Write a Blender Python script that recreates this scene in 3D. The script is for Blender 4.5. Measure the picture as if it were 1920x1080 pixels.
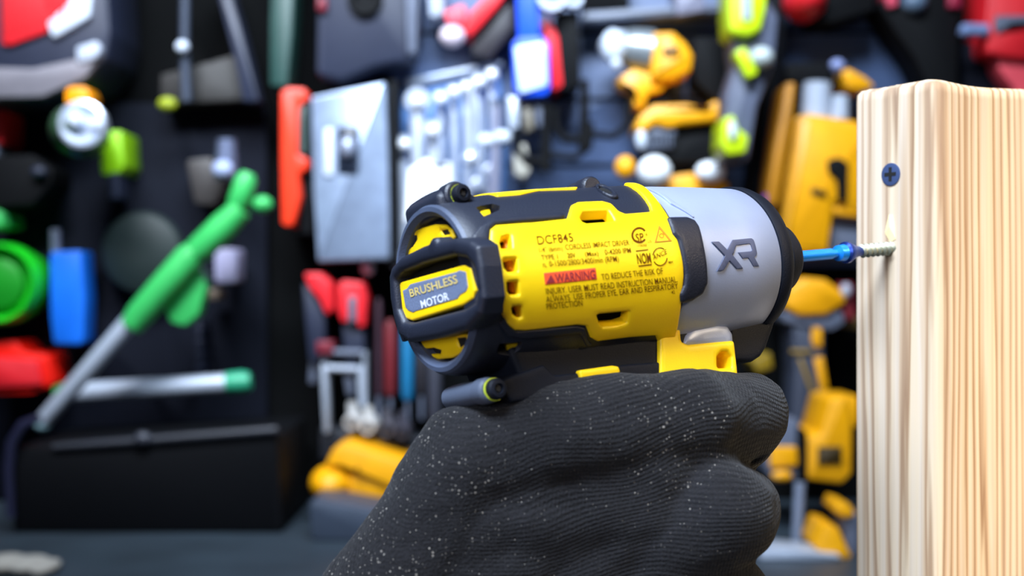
import bpy, bmesh, math, random
import numpy as np
from mathutils import Vector, Matrix, geometry, noise
random.seed(7)
for o in list(bpy.data.objects): bpy.data.objects.remove(o)
SC = bpy.context.scene
COL = SC.collection
# ------------------------------------------------------------------ camera
CZ = 1.25                      # camera height above the floor
F = 2300.0                     # focal length in pixels of the 1920 wide frame
cam = bpy.data.cameras.new('camera'); cam_o = bpy.data.objects.new('camera', cam); COL.objects.link(cam_o)
cam_o.location = (0, 0, CZ); cam_o.rotation_euler = (math.pi/2, 0, 0)
cam.sensor_width = 36.0; cam.lens = 36.0*F/1920.0; cam.clip_start = 0.02; cam.clip_end = 30
cam.dof.use_dof = True; cam.dof.focus_distance = 0.348; cam.dof.aperture_fstop = 10.5
SC.camera = cam_o
# ------------------------------------------------------------------ world, lamps, exposure
w = bpy.data.worlds.new('world'); SC.world = w; w.use_nodes = True
w.node_tree.nodes['Background'].inputs[0].default_value = (0.45, 0.58, 0.9, 1)
w.node_tree.nodes['Background'].inputs[1].default_value = 0.035
def lamp(name, loc, target, size, power, color, sy=None, spread=180):
    l = bpy.data.lights.new(name, 'AREA'); l.energy = power; l.color = color; l.size = size
    l.spread = math.radians(spread)
    if sy: l.shape = 'RECTANGLE'; l.size_y = sy
    o = bpy.data.objects.new(name, l); COL.objects.link(o); o.location = loc
    o.rotation_euler = (Vector(target)-Vector(loc)).to_track_quat('-Z', 'Y').to_euler(); return o
lamp('unseen_lamp', (-0.34, -0.22, 2.25), (0.03, 0.36, 1.27), 0.7, 8.2, (0.68, 0.81, 1.0), 0.4, 62)  # unseen key lamp, beam narrowed to keep it off the tool wall
lamp('unseen_lamp', (1.1, -0.15, 1.9), (0.255, 0.46, 1.22), 0.25, 0.85, (1.0, 0.77, 0.46), 0.25, 24)  # unseen warm lamp added to light the right face of the post
lamp('unseen_lamp', (-0.62, 0.8, 2.3), (-0.5, 1.75, 1.42), 0.4, 3.6, (0.84, 0.90, 1.0), 0.3, 60)  # unseen lamp added to brighten the tools at the wall's left
lamp('unseen_lamp', (0.0, 0.85, 2.35), (0.06, 1.8, 1.47), 0.7, 13.5, (0.74, 0.86, 1.0), 0.3, 88)  # unseen lamp added to light the middle of the tool wall
lamp('fill_lamp', (-0.5, -0.7, 1.5), (0.06, 0.36, 1.25), 0.5, 0.6, (0.80, 0.84, 1.0), 0.5, 50)
SC.view_settings.view_transform = 'Standard'; SC.view_settings.look = 'None'
SC.view_settings.exposure = 0.0; SC.view_settings.gamma = 1.0; SC.view_settings.use_curve_mapping = False

# ------------------------------------------------------------------ materials
def lin(c):
    if isinstance(c, str): c = tuple(int(c[i:i+2], 16) for i in (0, 2, 4))
    return tuple(((v/255)/12.92 if v/255 <= .04045 else ((v/255+.055)/1.055)**2.4) for v in c) + (1,)
MATS = {}
def mat(name, col, rough=.5, metal=0., bump=0., scale=400., var=.06, coat=0.):
    if name in MATS: return MATS[name]
    m = bpy.data.materials.new(name); m.use_nodes = True; nt = m.node_tree; b = nt.nodes['Principled BSDF']
    c = lin(col)
    tc = nt.nodes.new('ShaderNodeTexCoord'); nz = nt.nodes.new('ShaderNodeTexNoise')
    nz.inputs['Scale'].default_value = scale*.12; nz.inputs['Detail'].default_value = 3
    nt.links.new(tc.outputs['Object'], nz.inputs['Vector'])
    cr = nt.nodes.new('ShaderNodeValToRGB')
    cr.color_ramp.elements[0].position = .3; cr.color_ramp.elements[1].position = .7
    cr.color_ramp.elements[0].color = tuple(v*(1-var) for v in c[:3])+(1,)
    cr.color_ramp.elements[1].color = tuple(min(1, v*(1+var)) for v in c[:3])+(1,)
    nt.links.new(nz.outputs['Fac'], cr.inputs['Fac']); nt.links.new(cr.outputs['Color'], b.inputs['Base Color'])
    b.inputs['Roughness'].default_value = rough; b.inputs['Metallic'].default_value = metal
    b.inputs['Coat Weight'].default_value = coat
    if bump > 0:
        n2 = nt.nodes.new('ShaderNodeTexNoise'); n2.inputs['Scale'].default_value = scale*6
        nt.links.new(tc.outputs['Object'], n2.inputs['Vector'])
        bp = nt.nodes.new('ShaderNodeBump'); bp.inputs['Strength'].default_value = bump; bp.inputs['Distance'].default_value = .0003
        nt.links.new(n2.outputs['Fac'], bp.inputs['Height']); nt.links.new(bp.outputs['Normal'], b.inputs['Normal'])
    MATS[name] = m; return m
YEL = mat('yellow_nylon', 'FFD008', .42, bump=.15)
def matte(m, k):
    m.node_tree.nodes['Principled BSDF'].inputs['Specular IOR Level'].default_value = k; return m
RUB = mat('grey_rubber', '1C202D', .48, bump=.35)
CORE = mat('dark_core', '0B0A0A', .7)
SIL = mat('satin_aluminium', 'A3ADC8', .42, metal=.35, bump=.1)
BLK = mat('black_plastic', '0E121C', .6, bump=.3); matte(BLK, .2)
INK = mat('brown_print', '633608', .9); INK.node_tree.nodes['Principled BSDF'].inputs['Specular IOR Level'].default_value = .05
REDP = mat('orange_red_print', 'F2552A', .6)
DRED = mat('dark_red_print', '8E2430', .6)
LIME = mat('lime_ring', 'B9C534', .5)
BADGE = mat('badge_blue_grey', '66728C', .6, var=.25, scale=20000)
BTXT = mat('badge_gold', 'D8C070', .5)
WTXT = mat('badge_white', 'E6EAF5', .5)
XRM = mat('dark_emboss', '4A5068', .5)
STEEL = mat('steel', 'A0A4AC', .3, metal=1)

# ------------------------------------------------------------------ generic builders
def mesh_obj(name, verts, faces, material, parent=None, smooth=40, inv=None):
    me = bpy.data.meshes.new(name); me.from_pydata([tuple(v) for v in verts], [], faces)
    bm = bmesh.new(); bm.from_mesh(me)
    bmesh.ops.remove_doubles(bm, verts=bm.verts, dist=1e-7)
    bmesh.ops.recalc_face_normals(bm, faces=bm.faces); bm.to_mesh(me); bm.free()
    return link_mesh(name, me, material, parent, smooth)
def link_mesh(name, me, material, parent=None, smooth=40):
    me.materials.append(material)
    if smooth:
        me.polygons.foreach_set('use_smooth', [True]*len(me.polygons))
        me.set_sharp_from_angle(angle=math.radians(smooth))
    o = bpy.data.objects.new(name, me); COL.objects.link(o)
    if parent: o.parent = parent
    return o
def tag(o, label=None, cat=None, group=None, kind=None):
    if label: o['label'] = label
    if cat: o['category'] = cat
    if group: o['group'] = group
    if kind: o['kind'] = kind
    return o
def empty(name, label, cat, loc=(0, 0, 0), group=None):
    o = bpy.data.objects.new(name, None); COL.objects.link(o); o.location = loc; o.empty_display_size = .01
    return tag(o, label, cat, group)
def area2(P): return .5*sum(P[i][0]*P[(i+1) % len(P)][1]-P[(i+1) % len(P)][0]*P[i][1] for i in range(len(P)))
def rounded(P, r, n=5):
    """fillet the corners of a 2D polygon"""
    out = []; N = len(P)
    for i in range(N):
        a, b, c = np.array(P[i-1], float), np.array(P[i], float), np.array(P[(i+1) % N], float)
        u, v = a-b, c-b; lu, lv = np.linalg.norm(u), np.linalg.norm(v)
        if lu < 1e-9 or lv < 1e-9: continue
        u /= lu; v /= lv; ang = math.acos(max(-1, min(1, float(u@v))))
        if ang > 3.05: out.append(tuple(b)); continue
        t = min(r/math.tan(ang/2), .48*lu, .48*lv)
        p, q = b+u*t, b+v*t
        for k in range(n+1):
            s = k/n; out.append(tuple((1-s)**2*p+2*s*(1-s)*b+s*s*q))
    return out
def resample(P, step):
    out = []
    for i in range(len(P)):
        a, b = np.array(P[i]), np.array(P[(i+1) % len(P)]); L = np.linalg.norm(b-a)
        if L < 1e-7: continue
        n = max(1, int(math.ceil(L/step)))
        for k in range(n): out.append(tuple(a+(b-a)*k/n))
    return out
def pip(pts, P):
    P = np.array(P); x, y = pts[:, 0], pts[:, 1]; ins = np.zeros(len(pts), bool)
    for i in range(len(P)):
        x1, y1 = P[i-1]; x2, y2 = P[i]
        c = ((y1 > y) != (y2 > y))
        if y2 != y1: ins ^= c & (x < (x2-x1)*(y-y1)/(y2-y1)+x1)
    return ins
def segdist(pts, P):
    P = np.array(P); Q = np.roll(P, -1, 0); D = Q-P; L = (D**2).sum(1)+1e-12
    best = np.full(len(pts), 1e9)
    for i in range(len(P)):
        t = np.clip(((pts-P[i])@D[i])/L[i], 0, 1); best = np.minimum(best, np.linalg.norm(pts-(P[i]+t[:, None]*D[i]), axis=1))
    return best
def panel(name, outer, holes, fn, o0, o1, bev, material, parent, step=1.5, grid=None, mirror=False, dome=0., closed_back=True):
    """plate with thickness following a surface: outer/holes in surface coordinates, fn(a,b,offset) -> xyz in mm"""
    grid = grid or step
    if area2(outer) < 0: outer = outer[::-1]
    loops = [resample(outer, step)]
    for h in holes: loops.append(resample(h if area2(h) < 0 else h[::-1], step))
    pts = []; edges = []; hts = []; bnd = []
    for L in loops:
        n0 = len(pts); pts += L; hts += [0.]*len(L)
        edges += [(n0+i, n0+(i+1) % len(L)) for i in range(len(L))]; bnd.append((n0, len(L)))
    def prof(d): return o1-bev*(1-math.sqrt(max(0, 1-(1-min(d/bev, 1))**2))) if bev > 0 else o1
    cand = []
    for k, dd in enumerate((.12*bev, .45*bev, bev) if bev > 0 else ()):
        for L in loops:
            A = np.array(L); pv = A-np.roll(A, 1, 0); nx = np.roll(A, -1, 0)-A
            n1 = np.stack([-pv[:, 1], pv[:, 0]], 1)/np.linalg.norm(pv, axis=1)[:, None]
            n2 = np.stack([-nx[:, 1], nx[:, 0]], 1)/np.linalg.norm(nx, axis=1)[:, None]
            m = n1+n2; m /= (np.linalg.norm(m, axis=1)[:, None]+1e-9); c = np.clip((m*n1).sum(1), .4, 1)
            cand.append((A+m*(dd/c)[:, None], dd))
    allp = [(np.array(p), d) for p, d in cand]
    O = np.array(loops[0]); mn, mx = O.min(0), O.max(0)
    gx, gy = np.meshgrid(np.arange(mn[0], mx[0], grid)+grid*.37, np.arange(mn[1], mx[1], grid)+grid*.41)
    allp.append((np.stack([gx.ravel(), gy.ravel()], 1), bev*1.35+.15*grid))
    bdist = []
    for p, d in allp:
        ok = pip(p, loops[0])
        for L in loops[1:]: ok &= ~pip(p, L)
        dist = np.full(len(p), 1e9)
        for L in loops: dist = np.minimum(dist, segdist(p, L))
        ok &= dist >= d*.97
        for q, dq in zip(p[ok], dist[ok]): pts.append(tuple(q)); bdist.append(dq)
    nb = sum(n for _, n in bnd)
    v2, e2, f2, ov, oe, of = geometry.delaunay_2d_cdt([Vector(p) for p in pts], edges, [], 0, 1e-6)
    P2 = np.array([tuple(v) for v in v2]); d2 = np.full(len(P2), 1e9)
    for L in loops: d2 = np.minimum(d2, segdist(P2, L))
    F2 = np.array([tuple(f) for f in f2]); cen = P2[F2].mean(1)
    ok = pip(cen, loops[0])
    for L in loops[1:]: ok &= ~pip(cen, L)
    F2 = F2[ok]
    dm = max(1e-6, d2.max())
    verts = [fn(p[0], p[1], prof(d)+dome*(1-(1-min(1, d/dm))**2)) for p, d in zip(P2, d2)]
    faces = [tuple(int(i) for i in f) for f in F2]
    # walls
    cnt = {}
    for f in faces:
        for i in range(3):
            a, b = f[i], f[(i+1) % 3]; cnt.setdefault((min(a, b), max(a, b)), []).append((a, b))
    n = len(verts); low = {}
    for k, l in cnt.items():
        if len(l) == 1:
            a, b = l[0]
            for q in (a, b):
                if q not in low: low[q] = len(verts); verts.append(fn(P2[q][0], P2[q][1], o0))
            faces.append((b, a, low[a], low[b]))
    if closed_back:
        for f in [tuple(int(i) for i in f) for f in F2]:
            g = []
            for q in f:
                if q not in low: low[q] = len(verts); verts.append(fn(P2[q][0], P2[q][1], o0))
                g.append(low[q])
            faces.append((g[2], g[1], g[0]))
    verts = [(v[0]*.001, (-v[1] if mirror else v[1])*.001, v[2]*.001) for v in verts]
    return mesh_obj(name, verts, faces, material, parent)
def lathe_mesh(prof, n=48, M=None):
    """closed revolve of (x, r) pairs about X"""
    V, Fc = [], []
    for (x, r) in prof:
        for k in range(n):
            a = 2*math.pi*k/n; V.append((x, r*math.cos(a), r*math.sin(a)))
    m = len(prof)
    for i in range(m-1):
        for k in range(n):
            a, b = i*n+k, i*n+(k+1) % n; Fc.append((a, b, b+n, a+n))
    Fc.append(tuple(range(n))[::-1]); Fc.append(tuple((m-1)*n+k for k in range(n)))
    if M is not None: V = [tuple(M @ Vector(v)) for v in V]
    return V, Fc
def lathe(name, prof, material, parent, n=64, M=None, sc=.001, smooth=35):
    V, Fc = lathe_mesh(prof, n, M); V = [(a*sc, b*sc, c*sc) for a, b, c in V]
    return mesh_obj(name, V, Fc, material, parent, smooth)

# ================================================================== the impact driver (built in its own frame, millimetres)
YAW, PIT, ROLL = math.radians(31.9), math.radians(4.49), math.radians(10)
d_ = np.array([math.cos(PIT)*math.cos(YAW), math.cos(PIT)*math.sin(YAW), math.sin(PIT)])
h_ = np.array([math.sin(YAW), -math.cos(YAW), 0]); w_ = np.cross(h_, d_); w_ = w_ if w_[2] > 0 else -w_
near = h_*math.cos(ROLL)+w_*math.sin(ROLL); up = w_*math.cos(ROLL)-h_*math.sin(ROLL)
PSCREW = np.array([(1670-960)/F*400, 400., (540-466)/F*400])      # where the screw meets the timber, mm from the lens
ORG = PSCREW-168*d_                                               # centre of the rear end
Rm = np.stack([d_, -near, up], 1)
def TM(loc_mm=ORG):
    M = Matrix([[*Rm[0], loc_mm[0]*.001], [*Rm[1], loc_mm[1]*.001], [*Rm[2], loc_mm[2]*.001+CZ], [0, 0, 0, 1]]); return M
def rayl(px, py):
    r = np.array([(px-960)/F, 1, (540-py)/F]); return Rm.T@(-ORG), Rm.T@r
XS = [0, 6, 15, 30, 61, 75, 98, 200]; RS = [21.6, 22.6, 23.3, 23.9, 24.2, 23.6, 21.9, 21.9]
def rad(s): return np.interp(s, XS, RS)
RREF = 23.
def px_cyl(px, py, off=0.):
    o, r = rayl(px, py); t = np.linspace(260, 430, 3401)
    P = o+t[:, None]*r; g = np.hypot(P[:, 1], P[:, 2])-(rad(P[:, 0])+off)
    i = np.argmax(g <= 0) if (g <= 0).any() else int(np.argmin(g))
    p = P[i]; return (float(p[0]), RREF*math.atan2(p[2], -p[1]))
def cyl(s, u, off):
    th = u/RREF; r = rad(s)+off; return (s, -r*math.cos(th), r*math.sin(th))
def px_plane(axis, val):
    def f(px, py):
        o, r = rayl(px, py); t = (val-o[axis])/r[axis]; p = o+t*r
        return (p[1], p[2]) if axis == 0 else (p[0], p[2])
    return f
def rear_fn(x): return lambda a, b, off: (x-off, a, b)
def side_fn(y): return lambda a, b, off: (a, -(y+off), b)
def C(L, r=1.2, off=0.): return rounded([px_cyl(x, y, off) for x, y in L], r)

drv = empty('impact_driver', 'yellow and black cordless impact driver held by the gloved hand', 'power tool')
drv.matrix_world = TM()
# yellow side panel outline traced on the housing
ypan = [(919,430),(930,421),(1000,416),(1064,409),(1071,384),(1083,378),(1128,376),(1146,381),(1160,395),(1172,400),(1221,396),(1218,385),(1206,367),(1186,350),(1168,340),
        (1190,335),(1212,352),(1226,366),(1243,389),(1254,406),(1267,436),(1275,462),(1281,487),(1283,518),(1280,545),(1278,572),(1274,600),(1266,634),(1262,648),(1236,648),(1230,630),(1178,634),(1120,641),(1108,634),(1100,612),(1082,610),(984,621),(966,620),(950,607),(940,585),(938,540),(926,470),(918,448)]
ypan_su = C(ypan, 1.0, .6)
slots = [[(941,444),(950,440),(957,440),(960,465),(940,466),(938,455)], [(943,485),(969,483),(971,509),(953,510),(946,502)],
         [(951,529),(971,527),(974,553),(957,554),(952,546)], [(959,576),(977,574),(979,596),(971,597),(962,590)]]
h_top = [(1088,408),(1094,396),(1140,394),(1152,414),(1100,418),(1092,415)]
h_bot = [(1119,591),(1125,589),(1180,584),(1176,606),(1158,612),(1131,614),(1124,606)]
yholes = [C(h, .5, .6) for h in slots+[h_top, h_bot]]
d_up = [(884,394),(900,386),(922,382),(938,386),(936,394),(915,403),(896,411),(889,405)]
d_lo = [(929,645),(980,641),(976,654),(958,667),(933,664)]
def grow(P, k):
    c = np.mean(P, 0); return [tuple(c+(np.array(p)-c)*k) for p in P]
rub_outer = [(3., -math.pi*RREF+.01), (60.6, -math.pi*RREF+.01), (60.6, math.pi*RREF-.01), (3., math.pi*RREF-.01)]
panel('rubber_housing', rub_outer, [grow(h, 1.12) for h in yholes]+[C(d_up, .5), C(d_lo, .5)], cyl, -3, 0, 0, RUB, drv, step=2.4, grid=2.6, closed_back=False)
lathe('motor_core', [(1, 3), (1, 17), (8, 19.2), (58, 20.3), (58, 3)], CORE, drv)
for mir in (False, True):
    panel('side_panel', ypan_su, yholes, cyl, -2.6, .75, .7, YEL, drv, step=1.1, grid=1.8, mirror=mir, closed_back=False)
# raised rim of the panel rear strip and the yellow ribs glimpsed through the vents
for q in ([(889,400),(918,389),(921,400),(897,410)], [(950,648),(972,644),(968,657),(950,661)]):
    panel('vent_rib', C(q, .3, -1.5), [], cyl, -4.5, -1.4, .5, YEL, drv, step=1.)
for sl in slots:
    P = C([(x+9, y) for x, y in sl], .4, -1.5); panel('vent_rib', P, [], cyl, -4.5, -1.6, .4, mat('orange_nylon', 'E08A10', .5), drv)
# top yellow strip
strip = [px_cyl(x, y, .3) for x, y in [(889,352),(1075,345),(1083,347),(1081,354),(1012,356),(976,364),(932,367),(912,362)]]
strip = [(s, RREF*1.72) if i in (0, 1) else (s, u) for i, (s, u) in enumerate(strip)]
panel('top_panel', rounded(strip, .8), [], cyl, -1, .35, .3, YEL, drv)
# front silver gear case
lathe('gear_case', [(60, 18), (60, 23.55), (68, 23.6), (75, 23.3), (86, 22.7), (97.6, 21.95), (98.3, 21.5), (98.3, 15)], SIL, drv, n=128)
# dark side bumpers across the joint
pad = [(1250,406),(1288,405),(1303,411),(1312,424),(1321,462),(1327,500),(1328,532),(1319,552),(1300,565),(1277,570),(1276,552),(1284,535),(1286,515),(1281,485),(1272,450),(1262,438)]
for mir in (False, True): panel('side_bumper', C(pad, 1.2, 1.2), [], cyl, -1.5, 1.5, 1.0, RUB, drv, mirror=mir, step=1., grid=1.5)
inner = [(1268,425),(1280,440),(1295,500),(1297,525),(1290,560)]
# casting crease on the silver case and faint lower recess
cre = [(1213,352),(1216,351),(1262,377),(1302,405),(1300,407),(1258,381)]
panel('casting_ridge', C(cre, .2), [], cyl, -.4, .05, .04, SIL, drv, step=1.)
# XR lettering on the silver case
def xr(pts): return [(1320+x/12., 430+y/12.) for x, y in pts]
X1 = xr([(170,280),(330,275),(520,460),(640,240),(1060,200),(1110,235),(1135,300),(1190,540),(1175,590),(1130,630),(1235,830),(1110,830),(995,640),(870,655),(770,520),(1060,495),(1085,460),(1045,340),(1010,325),(720,360),(640,580),(875,880),(740,885),(575,700),(440,920),(285,940),(470,590)])
panel('logo_lettering', [px_cyl(x, y) for x, y in X1], [], cyl, -.1, .12, .05, XRM, drv, step=.7, grid=1.)
# black nose, collar
lathe('nose_ring', [(98.1, 14), (98.1, 22.15), (98.8, 22.5), (101, 22.4), (103, 21.6), (104.6, 20.0), (106.5, 18.2), (108.6, 15.6), (109.4, 14.8), (109.6, 9)], BLK, drv, n=96)
lathe('chuck_collar', [(108.5, 5), (108.5, 10.2), (110.5, 9.4), (113, 9.4), (114, 11.0), (117.5, 10.6), (119.5, 9.0), (120.6, 7.0), (120.6, 2.6), (117, 2.4)], BLK, drv, n=72)
lathe('chuck_sleeve', [(109.5, 8), (109.5, 10.0), (113.3, 9.9), (113.3, 8)], STEEL, drv, n=72)
f9 = px_plane(1, -10.)
skirt = rounded([f9(x, y) for x, y in [(1372,600),(1440,560),(1464,575),(1450,618),(1438,652),(1428,668),(1413,678),(1366,678)]], 1.5)
panel('nose_skirt', skirt, [], side_fn(10), -20, 0, 1.2, BLK, drv, step=1.2)
# handle
f14 = px_plane(1, -14.2)
foot = rounded([f14(x, y) for x, y in [(1239,612),(1276,606),(1279,640),(1292,646),(1378,638),(1384,690),(1386,720),(1239,720)]], 1.0)
fh = rounded([f14(x, y) for x, y in [(1346,690),(1346,668),(1354,658),(1366,658),(1373,668),(1373,690)]], .9)
panel('handle_clamshell', foot, [fh], side_fn(14.2), -28.4, 0, .9, YEL, drv, step=1.1)
fl = px_plane(1, -13.4)
panel('gear_case_flange', rounded([fl(x, y) for x, y in [(1281,648),(1287,628),(1302,614),(1345,606),(1368,611),(1377,625),(1379,650)]], 1.4), [], side_fn(13.4), -26.8, 0, 1.6, SIL, drv, step=1.)
g = side_fn(12.6)
panel('grip_neck', rounded([(10, -17), (60, -17), (71, -17), (71, -33), (62, -40), (30, -40), (14, -31)], 2), [], g, -25.2, 0, 1.6, BLK, drv, step=2)
panel('grip', rounded([(34, -30), (66, -30), (60, -92), (30, -92)], 5), [], side_fn(14), -28, 0, 7, RUB, drv, step=3)
# lower rail with yellow clip
f12 = px_plane(1, -13.5)
panel('rail', rounded([f12(x, y) for x, y in [(940,712),(955,706),(1021,683),(1041,703),(1092,698),(1160,684),(1240,678),(1240,740),(1100,745),(960,755),(945,742)]], 1.), [], side_fn(13.5), -27, 0, .9, BLK, drv, step=1.2)
fc = px_plane(1, -14.6)
panel('clip', rounded([fc(x, y) for x, y in [(1087,694),(1150,685),(1161,687),(1165,698),(1158,703),(1090,711)]], .8), [], side_fn(14.6), -3, 0, .6, YEL, drv, step=1.)
def roll(name, px, py, yn, y1, r, m=RUB):
    """cushioned bumper roll running across the tool, its near end at a traced point"""
    s, z = px_plane(1, -yn)(px, py)
    M = Matrix.Translation((s, 0, z)) @ Matrix.Rotation(math.radians(90), 4, 'Z')
    L = yn; prof = [(-L, 0.2), (-L, r*.8), (-L+.5, r*.95), (-L+1.4, r), (-L+4.6, r), (-L+5, r*.86), (-L+5.6, r*.84)]
    n = 8
    for k in range(n+1): prof.append((-L+6+(y1+L-6)*k/n, r*(.86+.10*math.sin(math.pi*k/n))))
    prof += [(y1+.6, r*.7), (y1+.8, .2)]
    lathe(name, prof, m, drv, n=40, M=M)
    return s, z
def screw_head(px, py, yn, r, ring=True, name='screw'):
    s, z = px_plane(1, -yn)(px, py)
    M = Matrix.Translation((s, -yn, z)) @ Matrix.Rotation(math.radians(-90), 4, 'Z')
    sc = lathe(name, [(-1.5, .2), (-1.5, r), (.35, r), (1.0, r*.82), (1.15, r*.5), (.3, r*.42), (.3, .1)], BLK, drv, n=32, M=M)
    star = []
    for k in range(12):
        a = k*math.pi/6; q = r*(.36 if k % 2 else .24); star.append((s+q*math.cos(a), z+q*math.sin(a)))
    panel('drive_recess', star, [], side_fn(yn), .2, .55, 0, CORE, sc, step=.5)
    if ring: lathe('lime_washer', [(-1.9, r*.6), (-1.9, r*1.12), (-1.1, r*1.12), (-1.1, r*.6)], LIME, sc, n=32, M=M)
roll('rear_bumper', 858, 364, 9.5, 13, 3.6); screw_head(866, 363, 10.6, 2.45)
roll('lower_bumper', 921, 731, 13, 8, 3.3, mat('scuffed_rubber', '4A5262', .55, bump=.3)); screw_head(932, 729, 14.6, 2.6)
s0, z0 = roll('front_bumper', 1112, 350, 5.5, 5, 3.2)
# saddle blocks that carry the rolls
s, z = px_plane(1, -9.5)(862, 372)
panel('bumper_saddle', rounded([(s-5.6, z+1.6), (s-2, z+3.9), (s+2.6, z+3.4), (s+8, z-1.2), (s+8, z-6), (s+1, z-5), (s-5.4, z-3.2)], 2.2), [], side_fn(8.8), -19, 0, 2.2, RUB, drv, step=1.)
hub = [(1138+21*math.cos(a)*1.0+ .5*6*math.sin(a), 357+9.5*math.sin(a)+9*math.cos(a)) for a in np.linspace(0, 2*math.pi, 20)[:-1]]
hub_i = [(1136+13*math.cos(a), 356+5.5*math.sin(a)+5*math.cos(a)) for a in np.linspace(0, 2*math.pi, 16)[:-1]]
panel('screw_boss', [px_cyl(x, y, .6) for x, y in hub], [[px_cyl(x, y, .6) for x, y in hub_i]], cyl, -.5, .9, .6, RUB, drv, step=.8)
panel('recessed_screw', [px_cyl(x, y, .2) for x, y in hub_i], [], cyl, -.5, .12, .1, CORE, drv, step=.8)
# raised shoulder of the rubber beside the panel's rear corner
sh = [(886,440),(898,424),(925,409),(1050,398),(1062,405),(1052,410),(932,420),(920,429),(917,452),(905,452),(884,452)]
panel('panel_surround', C(sh, 1., .5), [], cyl, -.5, .9, .8, RUB, drv, step=1., grid=1.4)
sh2 = [(946,592),(956,612),(970,622),(1082,612),(1097,616),(1104,640),(1112,648),(1100,652),(1088,626),(980,637),(955,632),(936,606)]
panel('panel_surround', C(sh2, 1., .5), [], cyl, -.5, .6, .5, RUB, drv, step=1., grid=1.4)
sh3 = [(1068,381),(1082,371),(1130,369),(1150,374),(1165,386),(1175,393),(1216,390),(1220,397),(1172,402),(1158,397),(1144,382),(1128,378),(1083,380),(1074,386)]
# ---- rear end
lathe('rear_rim', [(5, 15), (3.0, 18.6), (-.4, 18.9), (-1.5, 19.8), (-1.3, 20.9), (0, 21.9), (3, 22.5), (6.2, 22.7), (6.2, 15)], RUB, drv, n=96)
lathe('rim_lip', [(3, 18.55), (-.4, 18.6), (-1.7, 19.8), (-1.55, 20.95), (-.6, 21.5), (3, 19.5)], mat('worn_rubber', '434C60', .5, bump=.4, var=.3), drv, n=96)
lathe('rear_plate', [(2.2, .1), (2.2, 18.7), (5, 18.7), (5, .1)], CORE, drv, n=64)
fr = px_plane(0, 1.0)
cres = [(752,474),(754,462),(762,448),(775,435),(795,426),(818,420),(838,421),(849,430),(855,444),(850,454),(815,470),(770,486)]
pk = [[(758,464),(770,446),(784,440),(785,448),(776,462),(762,470)], [(828,432),(842,430),(846,439),(834,441)]]
gr = panel('rear_grille', [fr(x, y) for x, y in cres], [[fr(x, y) for x, y in q] for q in pk], rear_fn(2.4), 0, 2.0, .6, YEL, drv, step=.8)
cres2 = [(781,642),(787,660),(800,669),(825,674),(850,671),(872,661),(884,645),(884,626),(840,620)]
pk2 = [[(792,655),(815,652),(830,657),(828,664),(805,663)], [(858,634),(876,632),(878,642),(864,652)]]
panel('rear_grille', [fr(x, y) for x, y in cres2], [[fr(x, y) for x, y in q] for q in pk2], rear_fn(2.4), 0, 2.0, .6, YEL, drv, step=.8)
# protruding octagonal frame around the badge
ff = px_plane(0, -4.5)
fo = [(727,518),(732,500),(749,482),(789,462),(800,458),(806,446),(814,446),(818,454),(852,447),(879,452),(893,462),(900,500),(906,560),(900,590),(873,618),(820,634),(765,643),(745,630),(736,600),(729,560)]
fi = [(738,524),(748,511),(790,494),(847,479),(873,485),(886,502),(893,545),(889,566),(868,580),(768,606),(754,604),(744,580)]
panel('rear_guard', rounded([ff(x, y) for x, y in fo], 1.0), [rounded([ff(x, y) for x, y in fi], 1.0)], rear_fn(-1.0), -2.5, 3.5, 1.5, RUB, drv, step=.9, grid=1.2)
arm = [(884,458),(905,452),(919,455),(930,468),(940,520),(946,575),(946,588),(930,592),(908,600),(890,608),(885,560)]
A = C(arm, 1.4, 1.2); A = [(s if s > 2 else -2.5, u) for s, u in A]
for mir in (False, True): panel('rear_guard_arm', A, [], cyl, -4, 1.6, 1.3, RUB, drv, step=1., grid=1.5, mirror=mir)
fb = px_plane(0, -2.9)
bo = [(743,540),(750,529),(868,497),(881,503),(889,545),(886,560),(868,572),(772,602),(757,597),(748,580)]
bi = [(755,545),(763,541),(769,533),(856,510),(861,507),(873,510),(877,538),(874,546),(862,553),(858,560),(780,583),(774,586),(765,582),(760,576)]
bdg = panel('badge', rounded([fb(x, y) for x, y in bo], .9), [], rear_fn(-1.9), -3.5, .9, .5, YEL, drv, step=.9)
panel('badge_face', rounded([fb(x, y) for x, y in bi], .3), [], rear_fn(-2.8), -.5, .12, .1, BADGE, bdg, step=.9)
tag(bdg, 'yellow framed badge reading BRUSHLESS MOTOR')

# ---- printed text
def text_verts(s, bold=False):
    c = bpy.data.curves.new('t', 'FONT'); c.body = s; c.size = 1
    c.resolution_u = 3; c.offset = .012 if bold else .002
    o = bpy.data.objects.new('t', c); COL.objects.link(o)
    dg = bpy.context.evaluated_depsgraph_get(); me = o.evaluated_get(dg).to_mesh()
    V = [tuple(v.co) for v in me.vertices]; Fc = [tuple(p.vertices) for p in me.polygons]
    bpy.data.objects.remove(o); bpy.data.curves.remove(c)
    return V, Fc
def print_text(name, items, fpx, fn, off, material, parent):
    """items: (string, bottom-left px, bottom-right px, cap height px vector, bold)"""
    V, Fc = [], []
    for s, bl, br, upv, bold in items:
        v, f = text_verts(s, bold); xs = [p[0] for p in v]; x0, x1 = min(xs), max(xs); cap = .69
        a = np.array(fpx(*bl)); b = np.array(fpx(*br)); c = np.array(fpx(bl[0]+upv[0], bl[1]+upv[1]))
        n = len(V)
        for p in v:
            q = a+(b-a)*((p[0]-x0)/(x1-x0))+(c-a)*(p[1]/cap); t = fn(q[0], q[1], off); V.append((t[0]*.001, t[1]*.001, t[2]*.001))
        Fc += [tuple(i+n for i in g_) for g_ in f]
    return mesh_obj(name, V, Fc, material, parent, smooth=0)
pc = lambda x, y: px_cyl(x, y, .75)
u_ = (-3, -13)
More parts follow.
